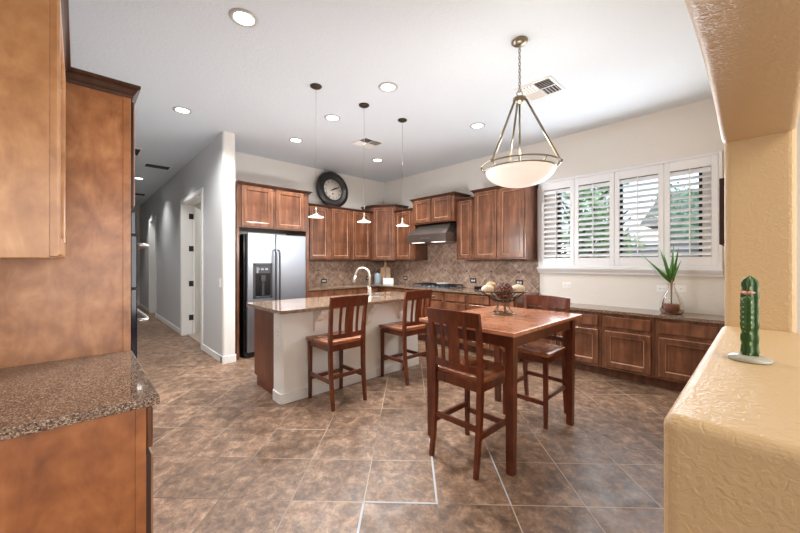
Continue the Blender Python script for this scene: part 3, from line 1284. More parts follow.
root = thing('gas_cooktop', 'stainless gas cooktop with black iron grates below the hood', 'cooktop', (4.35, 4.39, .9145), E90)
mb = MB()
mb.box(0, .89, 0, .50, 0, .012, M_STEEL, .004, 2)
mb.build('burner_tray', root)
for k_ in range(3):
    mb = MB()
    a, b = .03 + .28 * k_, .03 + .28 * k_ + .265
    zt = .052
    for yy in (.10, .28, .46):
        mb.box(a, b, yy - .006, yy + .006, zt - .012, zt, M_IRON)
    for xx in (a + .006, (a + b) / 2, b - .006):
        mb.box(xx - .006, xx + .006, .10, .46, zt - .012, zt, M_IRON)
    for xx in (a + .006, b - .006):
        for yy in (.10, .46):
            mb.box(xx - .007, xx + .007, yy - .007, yy + .007, .0115, zt - .006, M_IRON)
    mb.build('grate', root)
for xx, yy in ((.16, .19), (.16, .38), (.445, .28), (.725, .19), (.725, .38)):
    mb = MB()
    mb.lathe([(.05, 0), (.05, .012), (.032, .014), (.032, .024), (0, .026)], M_BLACKM, 18, (xx, yy, .0122))
    mb.build('burner', root)
for k_ in range(5):
    mb = MB()
    mb.lathe([(.02, 0), (.018, .022), (0, .023)], M_STEEL, 14, (.25 + .1 * k_, .045, .0122))
    mb.build('knob', root)
mb = MB()
mb.lathe([(0, 0), (.08, 0), (.115, .018), (.112, .02), (.078, .006), (0, .006)], M_PLATE_W, 24)
tag(mb.build('dish', None, (4.62, 3.82, .969)), 'small white dish resting on the cooktop grates', 'dish')

# ------------------------------------------------------------------ outlets and switch


def outlet(label, loc, axis, dark, w=.12, h=.075, group=None, slots=True, cat='outlet', name='wall_outlet'):
    rz = {'-x': E90, '-y': 0}[axis]
    root = thing(name, label, cat, loc, rz, group)
    m_ = MB()
    m_.box(-w / 2, w / 2, -.006, -.0008, -h / 2, h / 2, M_PLATE_D if dark else M_PLATE_W, .002, 1)
    m_.build('cover_plate', root)
    for sx in (-1, 1):
        m_ = MB()
        if w > h:
            cx, cz = sx * w * .17, 0
            m_.box(cx - .016, cx + .016, -.009, -.0055, -.014, .014, M_PLATE_W, .002, 1)
            m_.box(cx - .007, cx - .004, -.0094, -.0085, -.005, .006, M_BLACKM)
            m_.box(cx + .004, cx + .007, -.0094, -.0085, -.005, .006, M_BLACKM)
        else:
            cx, cz = 0, sx * h * .17
            m_.box(-.014, .014, -.009, -.0055, cz - .016, cz + .016, M_PLATE_W, .002, 1)
            m_.box(-.007, -.004, -.0094, -.0085, cz - .005, cz + .006, M_BLACKM)
            m_.box(.004, .007, -.0094, -.0085, cz - .005, cz + .006, M_BLACKM)
        m_.build('socket', root)
    return root


GD, GW = 'dark backsplash outlets', 'white outlets under the window'
bx_ = XW - .0122
outlet('dark outlet plate on backsplash right of the refrigerator', (3.39, YW - .0122, .995), '-y', True, group=GD)
outlet('dark outlet plate on backsplash behind the island faucet', (4.44, YW - .0122, 1.015), '-y', True, group=GD)
outlet('dark outlet plate on backsplash between white card and cooktop', (bx_, 5.02, 1.027), '-x', True, group=GD)
outlet('dark outlet plate on backsplash just right of the cooktop', (bx_, 3.37, 1.037), '-x', True, .125, .08, group=GD)
outlet('dark outlet plate on backsplash above the bowl\'s right side', (bx_, 2.54, 1.04), '-x', True, .125, .08, group=GD)
outlet('white outlet plate on wall nearest the dining chair, below window', (XW, 1.85, 1.033), '-x', False, group=GW)
outlet('white outlet plate directly behind the agave vase, left one', (XW, .80, 1.043), '-x', False, .10, group=GW)
outlet('white outlet plate just right of the agave vase', (XW, .655, 1.05), '-x', False, .15, group=GW)

root = thing('light_switch', 'white light switch plate on grey hall wall near the refrigerator', 'light switch', (HX0, 5.03, 1.07), E90)
mb = MB()
mb.box(-.04, .04, -.006, -.0003, -.06, .06, M_PLATE_W, .002, 1)
mb.build('cover_plate', root)
mb = MB()
mb.box(-.016, .016, -.011, -.0055, -.033, .033, M_PLATE_W, .003, 1)
mb.build('rocker', root)

# ------------------------------------------------------------------ island
IX0, IX1, IY, IT = 1.408, 3.29, 3.13, .20
mb = MB()
mb.box(IX0, IX1, IY, IY + IT, 0, .882, P_ISLAND, .03, 5)
struct(mb, 'wall_island')
mb = MB()


def rrect(x0, x1, y0, y1, r, n=4):
    pts = []
    for cx, cy, a0 in ((x1 - r, y1 - r, 0), (x0 + r, y1 - r, PI / 2), (x0 + r, y0 + r, PI), (x1 - r, y0 + r, 1.5 * PI)):
        for k_ in range(n + 1):
            a = a0 + PI / 2 * k_ / n
            pts.append((cx + r * math.cos(a), cy + r * math.sin(a)))
    return pts


mb.prism(rrect(IX0 - .014, IX1 + .014, IY - .014, IY + IT, .04), 'z', .0008, .095, M_WHITE)
struct(mb, 'baseboard_island')
root = thing('island_cabinet', 'dark cherry island cabinets behind the white half wall', 'cabinet', (IX0 + .035, IY + IT + .002, 0))
mb = MB()
w = IX1 - IX0 - .055
mb.prism([(0, .001), (.495, .001), (.495, .10), (.57, .10), (.57, .882), (0, .882)], 'x', 0, .86, W_ISLAND)
mb.prism([(0, .001), (.495, .001), (.495, .10), (.57, .10), (.57, .70), (0, .70)], 'x', .86, 1.66, W_ISLAND)
mb.box(.86, 1.66, .55, .57, .70, .882, W_ISLAND)
mb.prism([(0, .001), (.495, .001), (.495, .10), (.57, .10), (.57, .882), (0, .882)], 'x', 1.66, w, W_ISLAND)
mb.build('cabinet_body', root)
for k_ in range(4):
    a = .03 + k_ * .45
    m_ = door_mb(.41, .55, .055, mat=W_ISLAND)
    m_.build('door', root, (a + .41, .5705, .125), (0, 0, PI))
    m_ = drawer_mb(.41, .14, mat=W_ISLAND)
    m_.build('drawer', root, (a + .41, .5705, .715), (0, 0, PI))
# granite top with sink opening
mb = MB()
CX0, CX1, CY0, CY1 = 1.305, 3.42, 2.925, 3.80
SX0, SX1, SY0_, SY1_ = 2.36, 3.06, 3.32, 3.70
outer = rrect(CX0, CX1, CY0, CY1, .045, 5)
inner = rrect(SX0, SX1, SY0_, SY1_, .06, 5)
t = bmesh.new()
n = len(outer)
lay = {}
for z in (.884, .914):
    lay[z] = ([t.verts.new((x, y, z)) for x, y in outer], [t.verts.new((x, y, z)) for x, y in inner])
for k_ in range(n):
    k2 = (k_ + 1) % n
    for z in (.884, .914):
        a, b = lay[z]
        t.faces.new([a[k_], a[k2], b[k2], b[k_]])
    t.faces.new([lay[.884][0][k_], lay[.884][0][k2], lay[.914][0][k2], lay[.914][0][k_]])
    t.faces.new([lay[.884][1][k_], lay[.884][1][k2], lay[.914][1][k2], lay[.914][1][k_]])
bmesh.ops.recalc_face_normals(t, faces=list(t.faces))
mb.merge(t, G_COUNTER)
tag(mb.build('countertop'), 'glossy granite island top with undermount sink and faucet', 'countertop', 'granite countertops')
mb = MB()
r0 = rrect(SX0 + .004, SX1 - .004, SY0_ + .004, SY1_ - .004, .058, 5)
r1 = rrect(SX0 + .03, SX1 - .03, SY0_ + .03, SY1_ - .03, .05, 5)
a = [mb.bm.verts.new((x, y, .883)) for x, y in r0]
b = [mb.bm.verts.new((x, y, .72)) for x, y in r1]
i = mb.mi(M_STEEL)
for k_ in range(len(a)):
    f = mb.bm.faces.new([a[k_], b[k_], b[(k_ + 1) % len(a)], a[(k_ + 1) % len(a)]])
    f.smooth = True
mb.bm.faces.new(b)
bmesh.ops.recalc_face_normals(mb.bm, faces=list(mb.bm.faces))
tag(mb.build('sink'), 'stainless undermount sink bowl sunk in the island top', 'sink')
root = thing('faucet', 'tall gooseneck pull-down faucet on the island countertop', 'faucet', (2.55, 3.235, .9145))
mb = MB()
mb.lathe([(.03, 0), (.03, .008), (.024, .014), (.021, .02), (.021, .11), (.016, .125)], M_FAUCET, 18)
mb.build('base', root)
mb = MB()
dx, dy = -.45, .89
pts = [(0, 0, .11), (0, 0, .27)]
rad = .095
for k_ in range(1, 13):
    a = PI * k_ / 12
    off = rad * (1 - math.cos(a))
    pts.append((dx * off, dy * off, .27 + rad * math.sin(a)))
mb.tube(pts, .0125, M_FAUCET, 10)
mb.build('spout', root)
mb = MB()
e = pts[-1]
mb.tube([e, (e[0] + dx * .012, e[1] + dy * .012, e[2] - .05), (e[0] + dx * .02, e[1] + dy * .02, e[2] - .085)], [.0135, .016, .018], M_FAUCET, 10)
mb.build('spray_head', root)
mb = MB()
mb.tube([(-.018, -.012, .07), (-.045, -.03, .075)], .011, M_FAUCET, 8)
mb.tube([(-.045, -.03, .075), (-.05, -.033, .15)], [.007, .006], M_FAUCET, 8)
mb.build('handle', root)
# corbels under the overhang
for lab, x in (('white scrolled corbel under island overhang left of first bar stool', 1.775), ('white corbel under island overhang between the two bar stools', 2.44), ('white corbel under island overhang behind the second bar stool', 2.96)):
    mb = MB()
    z = .882
    poly = [(0, z - .235), (0, z), (-.16, z), (-.16, z - .045), (-.125, z - .052), (-.105, z - .07), (-.085, z - .105), (-.06, z - .125), (-.045, z - .135), (-.04, z - .2), (-.03, z - .235)]
    mb.prism([(IY - .0008 + u, v) for u, v in poly], 'x', x - .035, x + .035, P_ISLAND, bev=.004, seg=2)
    tag(mb.build('corbel'), lab, 'corbel', 'island corbels')
root = outlet('white outlet plate on the left end of the island wall', (IX0, 3.195, .66), '-x', False, .075, .12)
root.rotation_euler = (0, 0, E90)
outlet('white outlet plate low on island wall behind the first bar stool', (2.0, IY, .34), '-y', False, .075, .12)

# ------------------------------------------------------------------ counter chairs


def chair(label, loc, rz, group, cat='bar stool', name='bar_stool'):
    """counter-height slat-back chair, faces local +y"""
    root = thing(name, label, cat, loc, rz, group)
    for sx in (-1, 1):
        # front leg
        m_ = MB()
        m_.bar([(sx * .182, .185, 0), (sx * .182, .185, .56)], [.026, .034], [.026, .034], W_CHAIR)
        m_.build('leg', root)
        # rear leg runs up into the back post
        m_ = MB()
        pts = [(sx * .182, -.235, 0), (sx * .182, -.215, .16), (sx * .184, -.198, .34), (sx * .186, -.192, .56), (sx * .188, -.198, .72), (sx * .192, -.215, .88), (sx * .197, -.241, 1.018)]
        m_.bar(pts, [.026, .029, .033, .035, .032, .030, .028], [.028, .031, .034, .036, .033, .029, .025], W_CHAIR)
        m_.build('leg', root)
    # seat: dished slab
    m_ = MB()
    nx, ny = 14, 12
    top, bot = [], []
    for j in range(ny + 1):
        r0_, r1_ = [], []
        v = j / ny
        y = -.185 + v * .405
        for i_ in range(nx + 1):
            u = i_ / nx * 2 - 1
            hw = .205 + .02 * v
            if v > .93:
                hw -= .012 * ((v - .93) / .07) ** 2
            x = u * hw
            dish = .014 * (1 - u * u) * math.sin(min(1, v * 1.05) * PI) * (1 + .2 * math.cos(u * PI * 2))
            edge = .005 * (max(abs(u), abs(2 * v - 1)) > .99)
            r0_.append(m_.bm.verts.new((x, y, .612 - dish - edge)))
            r1_.append(m_.bm.verts.new((x * .985, y, .585)))
        top.append(r0_)
        bot.append(r1_)
    i0 = m_.mi(W_SEAT)
    for j in range(ny):
        for i_ in range(nx):
            f = m_.bm.faces.new([top[j][i_], top[j][i_ + 1], top[j + 1][i_ + 1], top[j + 1][i_]])
            f.smooth = True
            m_.bm.faces.new([bot[j][i_], bot[j + 1][i_], bot[j + 1][i_ + 1], bot[j][i_ + 1]])
    for j in range(ny):
        m_.bm.faces.new([top[j][0], top[j + 1][0], bot[j + 1][0], bot[j][0]])
        m_.bm.faces.new([top[j][nx], bot[j][nx], bot[j + 1][nx], top[j + 1][nx]])
    for i_ in range(nx):
        m_.bm.faces.new([top[0][i_], bot[0][i_], bot[0][i_ + 1], top[0][i_ + 1]])
        m_.bm.faces.new([top[ny][i_], top[ny][i_ + 1], bot[ny][i_ + 1], bot[ny][i_]])
    bmesh.ops.recalc_face_normals(m_.bm, faces=list(m_.bm.faces))
    m_.build('seat', root)
    m_ = MB()
    z0, z1 = .525, .585
    m_.box(-.165, .165, .175, .197, z0, z1, W_CHAIR)
    m_.box(-.165, .165, -.202, -.182, z0, z1, W_CHAIR)
    for sx in (-1, 1):
        m_.box(sx * .184 - .01, sx * .184 + .01, -.175, .168, z0, z1, W_CHAIR)
    m_.build('apron', root)
    for p0, p1 in (((-.17, .186, .20), (.17, .186, .20)), ((-.17, -.202, .29), (.17, -.202, .29)), ((-.183, -.197, .245), (-.183, .175, .245)), ((.183, -.197, .245), (.183, .175, .245))):
        m_ = MB()
        a, b = Vector(p0), Vector(p1)
        s_ = (0, 1, 0) if abs(a.x - b.x) > .1 else (1, 0, 0)
        m_.bar([a, b], .02, .034, W_CHAIR, s_)
        m_.build('stretcher', root)

    def backy(z):
        return -.198 - .045 * max(0, (z - .72) / .31) ** 1.4

    def curve_rail(z0_, z1_, hw, thick, dep, lift=0):
        mm = MB()
        n_ = 12
        R_ = []
        for i_ in range(n_ + 1):
            u = i_ / n_ * 2 - 1
            bow = -dep * (1 - u * u)
            zz1 = z1_ + lift * (1 - u * u)
            R_.append([mm.bm.verts.new((u * hw, backy(z0_) + bow + thick / 2, z0_)), mm.bm.verts.new((u * hw, backy(zz1) + bow + thick / 2, zz1)),
                       mm.bm.verts.new((u * hw, backy(zz1) + bow - thick / 2, zz1)), mm.bm.verts.new((u * hw, backy(z0_) + bow - thick / 2, z0_))])
        mm.mi(W_CHAIR)
        for a_2, b_2 in zip(R_, R_[1:]):
            for q in range(4):
                mm.bm.faces.new([a_2[q], a_2[(q + 1) % 4], b_2[(q + 1) % 4], b_2[q]])
        mm.bm.faces.new(R_[0])
        mm.bm.faces.new(R_[-1][::-1])
        bmesh.ops.recalc_face_normals(mm.bm, faces=list(mm.bm.faces))
        return mm
    curve_rail(.935, 1.028, .213, .024, .022, .006).build('top_rail', root)
    curve_rail(.638, .682, .172, .02, .016).build('lower_rail', root)
    for x, w_ in ((-.095, .024), (0, .085), (.095, .024)):
        m_ = MB()
        bow = -.018 * (1 - (x / .19) ** 2)
        pts = [(x, backy(z) + bow, z) for z in (.67, .76, .86, .96)]
        m_.bar(pts, w_, .012, W_CHAIR)
        m_.build('back_slat', root)
    return root


GS, GC = 'bar stools at the island', 'counter-height chairs at the dining table'
st = chair('slat-back wooden bar stool at the island, nearest the refrigerator', (1.868, 2.905, 0), R(0), GS)
dup(st, (2.81, 2.905, 0), R(0), 'slat-back wooden bar stool at the island, nearest the cooktop end')
ch = dup(st, (2.035, 1.405, 0), -PI / 2, 'slat-back counter-height chair in the foreground with its back to us')
ch.name = 'dining_chair'
ch['category'] = 'chair'
ch['group'] = GC
ch2 = dup(ch, (2.945, 1.39, 0), PI / 2, 'slat-back counter-height chair on the window side of the table')

# ------------------------------------------------------------------ dining table
root = thing('dining_table', 'square counter-height wooden dining table with thick legs', 'table', (2.495, 1.435, 0))
hx, hy = .565, .40
mb = MB()
mb.box(-hx, hx, -hy, hy, .886, .914, W_TABLE, .005, 2)
mb.build('tabletop', root)
mb = MB()
ax, ay = .485, .335
mb.box(-ax, ax, -ay - .012, -ay + .012, .80, .8855, W_TABLE_LEG)
mb.box(-ax, ax, ay - .012, ay + .012, .80, .8855, W_TABLE_LEG)
mb.box(-ax - .012, -ax + .012, -ay, ay, .80, .8855, W_TABLE_LEG)
mb.box(ax - .012, ax + .012, -ay, ay, .80, .8855, W_TABLE_LEG)
mb.build('apron', root)
for sx in (-1, 1):
    for sy in (-1, 1):
        mb = MB()
        mb.bar([(sx * ax, sy * ay, 0), (sx * ax, sy * ay, .8855)], [.046, .060], [.046, .060], W_TABLE_LEG)
        mb.build('leg', root)

# bowl of decorative balls
BC = (2.60, 1.50, .9147)
root = thing('wire_bowl', 'footed wire bowl of decorative balls on the dining table', 'bowl', BC)
mb = MB()


def ringpts(r, z, n_=32):
    return [(r * math.cos(2 * PI * k_ / n_), r * math.sin(2 * PI * k_ / n_), z) for k_ in range(n_)]


mb.tube(ringpts(.088, .006), .006, M_ANTIQUE, 8, closed=True)
mb.tube(ringpts(.055, .012), .004, M_ANTIQUE, 8, closed=True)
mb.build('base_ring', root)
for k_ in range(5):
    a = 2 * PI * k_ / 5 + .3
    mb = MB()
    pr_ = [(.085, .008), (.066, .025), (.048, .06), (.045, .09), (.055, .10)]
    mb.tube([(r_ * math.cos(a), r_ * math.sin(a), z) for r_, z in pr_], .0055, M_ANTIQUE, 8)
    mb.build('leg', root)
mb = MB()
for k_ in range(12):
    a = 2 * PI * k_ / 12
    pr_ = [(.02, .098), (.06, .104), (.105, .128), (.15, .165), (.192, .192)]
    mb.tube([(r_ * math.cos(a), r_ * math.sin(a), z) for r_, z in pr_], .004, M_BRONZE, 6)
mb.tube(ringpts(.06, .104), .004, M_BRONZE, 6, closed=True)
mb.build('basket', root)
mb = MB()
mb.tube(ringpts(.194, .193), .0055, M_BRONZE, 8, closed=True)
mb.build('rim', root)
GB = 'decorative balls in the wire bowl'


def ball(lab, p, r, m_):
    b_ = MB()
    t_ = bmesh.new()
    bmesh.ops.create_icosphere(t_, subdivisions=3, radius=r)
    for v in t_.verts:
        k2 = 1 + .045 * math.sin(v.co.x / r * 9) * math.sin(v.co.y / r * 8 + 1) * math.sin(v.co.z / r * 9 + 2)
        v.co *= k2
    if m_ is M_CREAMBALL:
        for v in t_.verts:
            v.co.x *= 1.25
            v.co.z *= .9
    b_.merge(t_, m_, Matrix.Rotation(R(AZ - 90), 4, 'Z'), True)
    return tag(b_.build('decorative_ball', None, (BC[0] + p[0], BC[1] + p[1], BC[2] + p[2])), lab, 'ornament', GB)


fx, fy = math.cos(R(AZ)), math.sin(R(AZ))       # away from the window side
rx, ry = fy, -fx


def bl(r_, f):
    return (rx * r_ + fx * f, ry * r_ + fy * f)


ball('large brown woven ball in the middle of the bowl', (*bl(.0, -.03), .197), .073, M_BROWNBALL)
ball('cream ball at the right side of the bowl', (*bl(.128, -.005), .207), .045, M_CREAMBALL)
ball('cream ball at the left rim of the bowl', (*bl(-.125, .0), .205), .042, M_CREAMBALL)
ball('tan rope ball behind the left cream ball', (*bl(-.075, .082), .215), .05, M_TANBALL)
ball('dark brown ball low in the bottom of the bowl', (*bl(.02, .095), .185), .036, M_BROWNBALL)

# ------------------------------------------------------------------ pendant lamps
root = thing('bowl_pendant', 'large frosted glass bowl pendant hanging over the dining table', 'pendant lamp', (2.538, 1.318, H))
mb = MB()
mb.lathe([(.0, 0), (.062, 0), (.062, -.012), (.045, -.028), (.015, -.036), (0, -.036)], M_NICKEL, 24)
mb.build('canopy', root)
mb = MB()
z = -.036
k_ = 0
while z > -.40:
    a = k_ * PI / 2
    pts = [(.009 * math.cos(2 * PI * q / 10) * math.cos(a), .009 * math.cos(2 * PI * q / 10) * math.sin(a), z - .016 + .017 * math.sin(2 * PI * q / 10)) for q in range(10)]
    mb.tube(pts, .0028, M_NICKEL, 6, closed=True)
    z -= .026
    k_ += 1
mb.build('chain', root)
mb = MB()
mb.tube([(.022 * math.cos(2 * PI * q / 14) * rx, .022 * math.cos(2 * PI * q / 14) * ry, -.415 + .022 * math.sin(2 * PI * q / 14)) for q in range(14)], .004, M_NICKEL, 6, closed=True)
mb.lathe([(0, -.435), (.02, -.436), (.05, -.45), (.052, -.468), (.03, -.485), (.012, -.50), (0, -.50)], M_NICKEL, 20)
mb.build('hub', root)
ZR = -.985
ang0 = R(AZ) - R(90) - R(30)
for k_ in range(3):
    a = ang0 + 2 * PI * k_ / 3
    mb = MB()
    mb.tube([(.048 * math.cos(a), .048 * math.sin(a), -.468), (.293 * math.cos(a), .293 * math.sin(a), ZR)], .009, M_NICKEL, 8)
    mb.sphere((.300 * math.cos(a), .300 * math.sin(a), ZR), .013, M_NICKEL, 10, 8)
    mb.build('suspension_rod', root)
mb = MB()
mb.tube([(0, 0, -.49), (0, 0, -1.0)], .008, M_NICKEL, 8)
mb.build('centre_rod', root)
mb = MB()
mb.tube(ringpts(.293, ZR, 48), .007, M_NICKEL, 8, closed=True)
mb.tube(ringpts(.264, ZR - .034, 48), .006, M_NICKEL, 8, closed=True)
for k_ in range(9):
    a = ang0 + 2 * PI * k_ / 9
    mb.tube([(.293 * math.cos(a), .293 * math.sin(a), ZR), (.264 * math.cos(a), .264 * math.sin(a), ZR - .034)], .005, M_NICKEL, 6)
mb.build('rim_ring', root)
mb = MB()
pro = []
for k_ in range(13):
    a = PI / 2 * k_ / 12
    pro.append((.261 * math.cos(a), ZR - .036 - .128 * math.sin(a) ** 1.1))
mb.lathe(pro, M_BOWL, 40, cap=False)
mb.build('glass_bowl', root)
light('bowl_bulb', 'POINT', (2.543, 1.313, H - .9), 6, (1, .95, .88), size=.09)

GP = 'mini pendants over the island'
proto = None
for lab, x, y in (('mini pendant over the island nearest the refrigerator', 1.72, 3.036), ('middle mini pendant over the island', 2.315, 3.036), ('mini pendant over the island nearest the range hood', 2.90, 3.033)):
    if proto is None:
        root = thing('mini_pendant', lab, 'pendant lamp', (x, y, H), 0, GP)
        mb = MB()
        mb.lathe([(0, 0), (.058, 0), (.058, -.008), (.04, -.02), (.012, -.026), (0, -.026)], M_BRONZE, 20)
        mb.build('canopy', root)
        mb = MB()
        mb.tube([(0, 0, -.025), (0, 0, -1.202)], .0016, M_NICKEL, 6)
        mb.build('cord', root)
        mb = MB()
        mb.lathe([(0, -1.20), (.006, -1.203), (.008, -1.24), (.012, -1.262), (0, -1.266)], M_FAUCET, 14)
        mb.build('socket', root)
        mb = MB()
        mb.lathe([(.010, -1.258), (.020, -1.268), (.038, -1.277), (.066, -1.288), (.078, -1.295), (.078, -1.298), (.064, -1.293), (.036, -1.283), (.018, -1.274), (.009, -1.264)], M_SHADEW, 28, cap=False)
        mb.build('lamp_shade', root)
        proto = root
    else:
        dup(proto, (x, y, H), 0, lab)
    light('pendant_bulb', 'POINT', (x, y, H - 1.44), 18, (1, .985, .965), size=.12)

# ------------------------------------------------------------------ recessed lights and vents
GR = 'recessed ceiling lights'
first = None
spots = [('recessed ceiling light nearest the camera, at top left', .867, 2.543), ('recessed ceiling light near the hallway entrance, at far left', .878, 4.562),
         ('recessed ceiling light right of the three island pendants\' canopies', 2.25, 2.56), ('recessed ceiling light between the first two pendant canopies', 2.24, 3.56),
         ('recessed ceiling light in front of the refrigerator cabinet', 2.27, 4.57), ('recessed ceiling light nearest the kitchen corner, beyond the square vent', 3.725, 4.51),
         ('recessed ceiling light left of the large bowl pendant', 3.714, 2.50), ('recessed light far down the hallway ceiling', .93, 8.88)]
for lab, x, y in spots:
    if first is None:
        root = thing('recessed_light', lab, 'ceiling light', (x, y, H), 0, GR)
        mb = MB()
        mb.lathe([(.068, -.001), (.098, -.001), (.096, -.007), (.072, -.010), (.068, -.006)], M_RING, 28, cap=False)
        mb.build('trim_ring', root)
        mb = MB()
        mb.lathe([(0, -.004), (.071, -.004), (.071, -.001), (0, -.001)], M_LAMP, 24, cap=False)
        mb.build('lens', root)
        first = root
    else:
        dup(first, (x, y, H), 0, lab)
for lab, x, y in spots:
    light('downlight', 'SPOT', (x, y, H - .02), 62 if y < 4 else 105 if y < 6 else 50, (1, .985, .965), size=.06, spot=150 if y < 6 else 110, blend=.8)
light('downlight', 'SPOT', (.80, 6.7, H - .02), 40, (1, .98, .96), size=.06, spot=110, blend=.5)
light('downlight', 'SPOT', (.95, 11.0, H - .02), 50, (1, .98, .96), size=.04, spot=90, blend=.5)


def diffuser(lab, x, y, s, dark, name='ceiling_vent'):
    root = thing(name, lab, 'vent', (x, y, H), 0, 'ceiling air vents')
    m_ = MB()
    o_ = s / 2
    f0 = .025
    for a, b, c, d_ in ((-o_, o_, -o_, -o_ + f0), (-o_, o_, o_ - f0, o_), (-o_, -o_ + f0, -o_ + f0, o_ - f0), (o_ - f0, o_, -o_ + f0, o_ - f0)):
        m_.box(a, b, c, d_, -.008, -.0005, M_WHITE)
    m_.box(-.006, .006, -o_ + f0, o_ - f0, -.008, -.0005, M_WHITE)
    m_.box(-o_ + f0, o_ - f0, -.006, .006, -.008, -.0005, M_WHITE)
    m_.build('frame', root)
    m_ = MB()
    m_.box(-o_ + f0, o_ - f0, -o_ + f0, o_ - f0, -.0025, -.0006, M_VENT_D)
    m_.build('backing', root)
    q = o_ - f0
    m_ = MB()
    nl = 5
    for qx, qy, ax_ in ((-1, -1, 0), (1, 1, 0), (-1, 1, 1), (1, -1, 1)):
        for k2 in range(nl):
            u = (k2 + .5) / nl * q
            if ax_ == 0:
                c = qx * u
                ya, yb = sorted((qy * .006, qy * q))
                M_ = Matrix.Translation((c, 0, -.007)) @ Matrix.Rotation(R(40 * qx), 4, 'Y')
                m_.box(-q / nl * .42, q / nl * .42, ya, yb, -.0006, .0006, M_WHITE, M=M_)
            else:
                c = qy * u
                xa, xb = sorted((qx * .006, qx * q))
                M_ = Matrix.Translation((0, c, -.007)) @ Matrix.Rotation(R(-40 * qy), 4, 'X')
                m_.box(xa, xb, -q / nl * .42, q / nl * .42, -.0006, .0006, M_WHITE, M=M_)
    m_.build('louvers', root)
    return root


diffuser('square ceiling vent behind the middle island pendant', 3.085, 3.965, .36, True)
diffuser('square ceiling vent beside the large bowl pendant', 3.395, 1.545, .36, True)


def grille(lab, x0, x1, y0, y1, nl):
    root = thing('return_vent', lab, 'vent', ((x0 + x1) / 2, (y0 + y1) / 2, H), 0, 'ceiling air vents')
    hx_, hy_ = (x1 - x0) / 2, (y1 - y0) / 2
    m_ = MB()
    f0 = .025
    m_.box(-hx_, hx_, -hy_, -hy_ + f0, -.01, -.0005, M_WHITE)
    m_.box(-hx_, hx_, hy_ - f0, hy_, -.01, -.0005, M_WHITE)
    m_.box(-hx_, -hx_ + f0, -hy_ + f0, hy_ - f0, -.01, -.0005, M_WHITE)
    m_.box(hx_ - f0, hx_, -hy_ + f0, hy_ - f0, -.01, -.0005, M_WHITE)
    m_.build('frame', root)
    m_ = MB()
    m_.box(-hx_ + f0, hx_ - f0, -hy_ + f0, hy_ - f0, -.002, -.0006, M_VENT_D)
    m_.build('backing', root)
    m_ = MB()
    n_ = nl
    for k2 in range(n_):
        x = -hx_ + f0 + (2 * hx_ - 2 * f0) * (k2 + .5) / n_
        M_ = Matrix.Translation((x, 0, -.006)) @ Matrix.Rotation(R(55), 4, 'Y')
        m_.box(-.006, .006, -hy_ + f0, hy_ - f0, -.0006, .0006, M_VENT_D, M=M_)
    m_.build('louvers', root)


grille('dark slotted supply vent on the hallway ceiling', .86, 1.27, 7.40, 7.72, 14)
grille('return air grille on hallway ceiling nearest the oven cabinet', .25, .74, 6.55, 7.02, 16)
grille('small far vent at the end of the hallway ceiling', 1.0, 1.3, 10.75, 11.15, 10)

# ------------------------------------------------------------------ wall clock on the cabinets
root = thing('clock', 'large round black-framed clock standing on top of upper cabinets', 'clock', (3.478, 5.53, 2.3765 + .326))
root.rotation_euler = (R(-6), 0, 0)
RC = .34
MR = Matrix.Rotation(PI / 2, 4, 'X')
mb = MB()
mb.lathe([(.195, .0), (.20, .03), (.215, .028), (.225, .036), (.25, .034), (.262, .046), (.29, .043), (.305, .03), (RC, .02), (RC, -.012), (.195, -.012)], M_CLOCK, 48, M=MR, cap=False)
mb.build('frame', root)
mb = MB()
mb.lathe([(0, .004), (.197, .004), (.197, -.006), (0, -.006)], M_CLOCKF, 48, M=MR, cap=False)
face = mb.build('dial', root)
ROM = ['XII', 'I', 'II', 'III', 'IIII', 'V', 'VI', 'VII', 'VIII', 'IX', 'X', 'XI']
mb = MB()


def stroke(p, q, w_, Mx):
    p, q = Vector((p[0], p[1])), Vector((q[0], q[1]))
    d_ = (q - p).normalized()
    n_ = Vector((-d_.y, d_.x)) * w_ / 2
    pts = [p + n_, p - n_, q - n_, q + n_]
    mb.quad([Mx @ Vector((v.x, -.0052, v.y)) for v in pts], M_BLACKM)


for h_ in range(12):
    a = -2 * PI * h_ / 12
    Mx = Matrix.Rotation(-a, 4, 'Y') @ Matrix.Translation((0, 0, .158))
    s_ = ROM[h_]
    cw = {'I': .009, 'V': .018, 'X': .018}
    tot = sum(cw[c] for c in s_)
    x = -tot / 2
    hh = .022
    for c in s_:
        w_ = cw[c]
        if c == 'I':
            stroke((x + w_ / 2, -hh), (x + w_ / 2, hh), .0035, Mx)
        elif c == 'V':
            stroke((x + .002, hh), (x + w_ / 2, -hh), .0042, Mx)
            stroke((x + w_ - .002, hh), (x + w_ / 2, -hh), .0025, Mx)
        else:
            stroke((x + .002, hh), (x + w_ - .002, -hh), .0042, Mx)
            stroke((x + w_ - .002, hh), (x + .002, -hh), .0025, Mx)
        x += w_
mb.build('numerals', face)


def hand(deg, ln, w_, tail, nm, y):
    global mb
    mb = MB()
    Mx = Matrix.Rotation(R(deg), 4, 'Y')
    pts = [(-w_ / 2, -tail), (w_ / 2, -tail), (w_ * .8, ln * .55), (w_ * .2, ln), (-w_ * .2, ln), (-w_ * .8, ln * .55)]
    mb.prism(pts, 'y', y, y + .002, M_BLACKM, M=Mx)
    mb.build(nm, root)


hand(66, .175, .014, .055, 'minute_hand', -.011)
hand(62, .10, .018, .03, 'hour_hand', -.008)
mb = MB()
mb.lathe([(0, .014), (.012, .014), (.012, .004), (0, .004)], M_BLACKM, 16, M=MR, cap=False)
mb.build('hub', root)
mb = MB()
mb.lathe([(0, .006), (.016, .006), (.016, .004), (0, .004)], M_BLACKM, 16, M=Matrix.Translation((0, 0, -.075)) @ MR, cap=False)
mb.build('emblem', root)

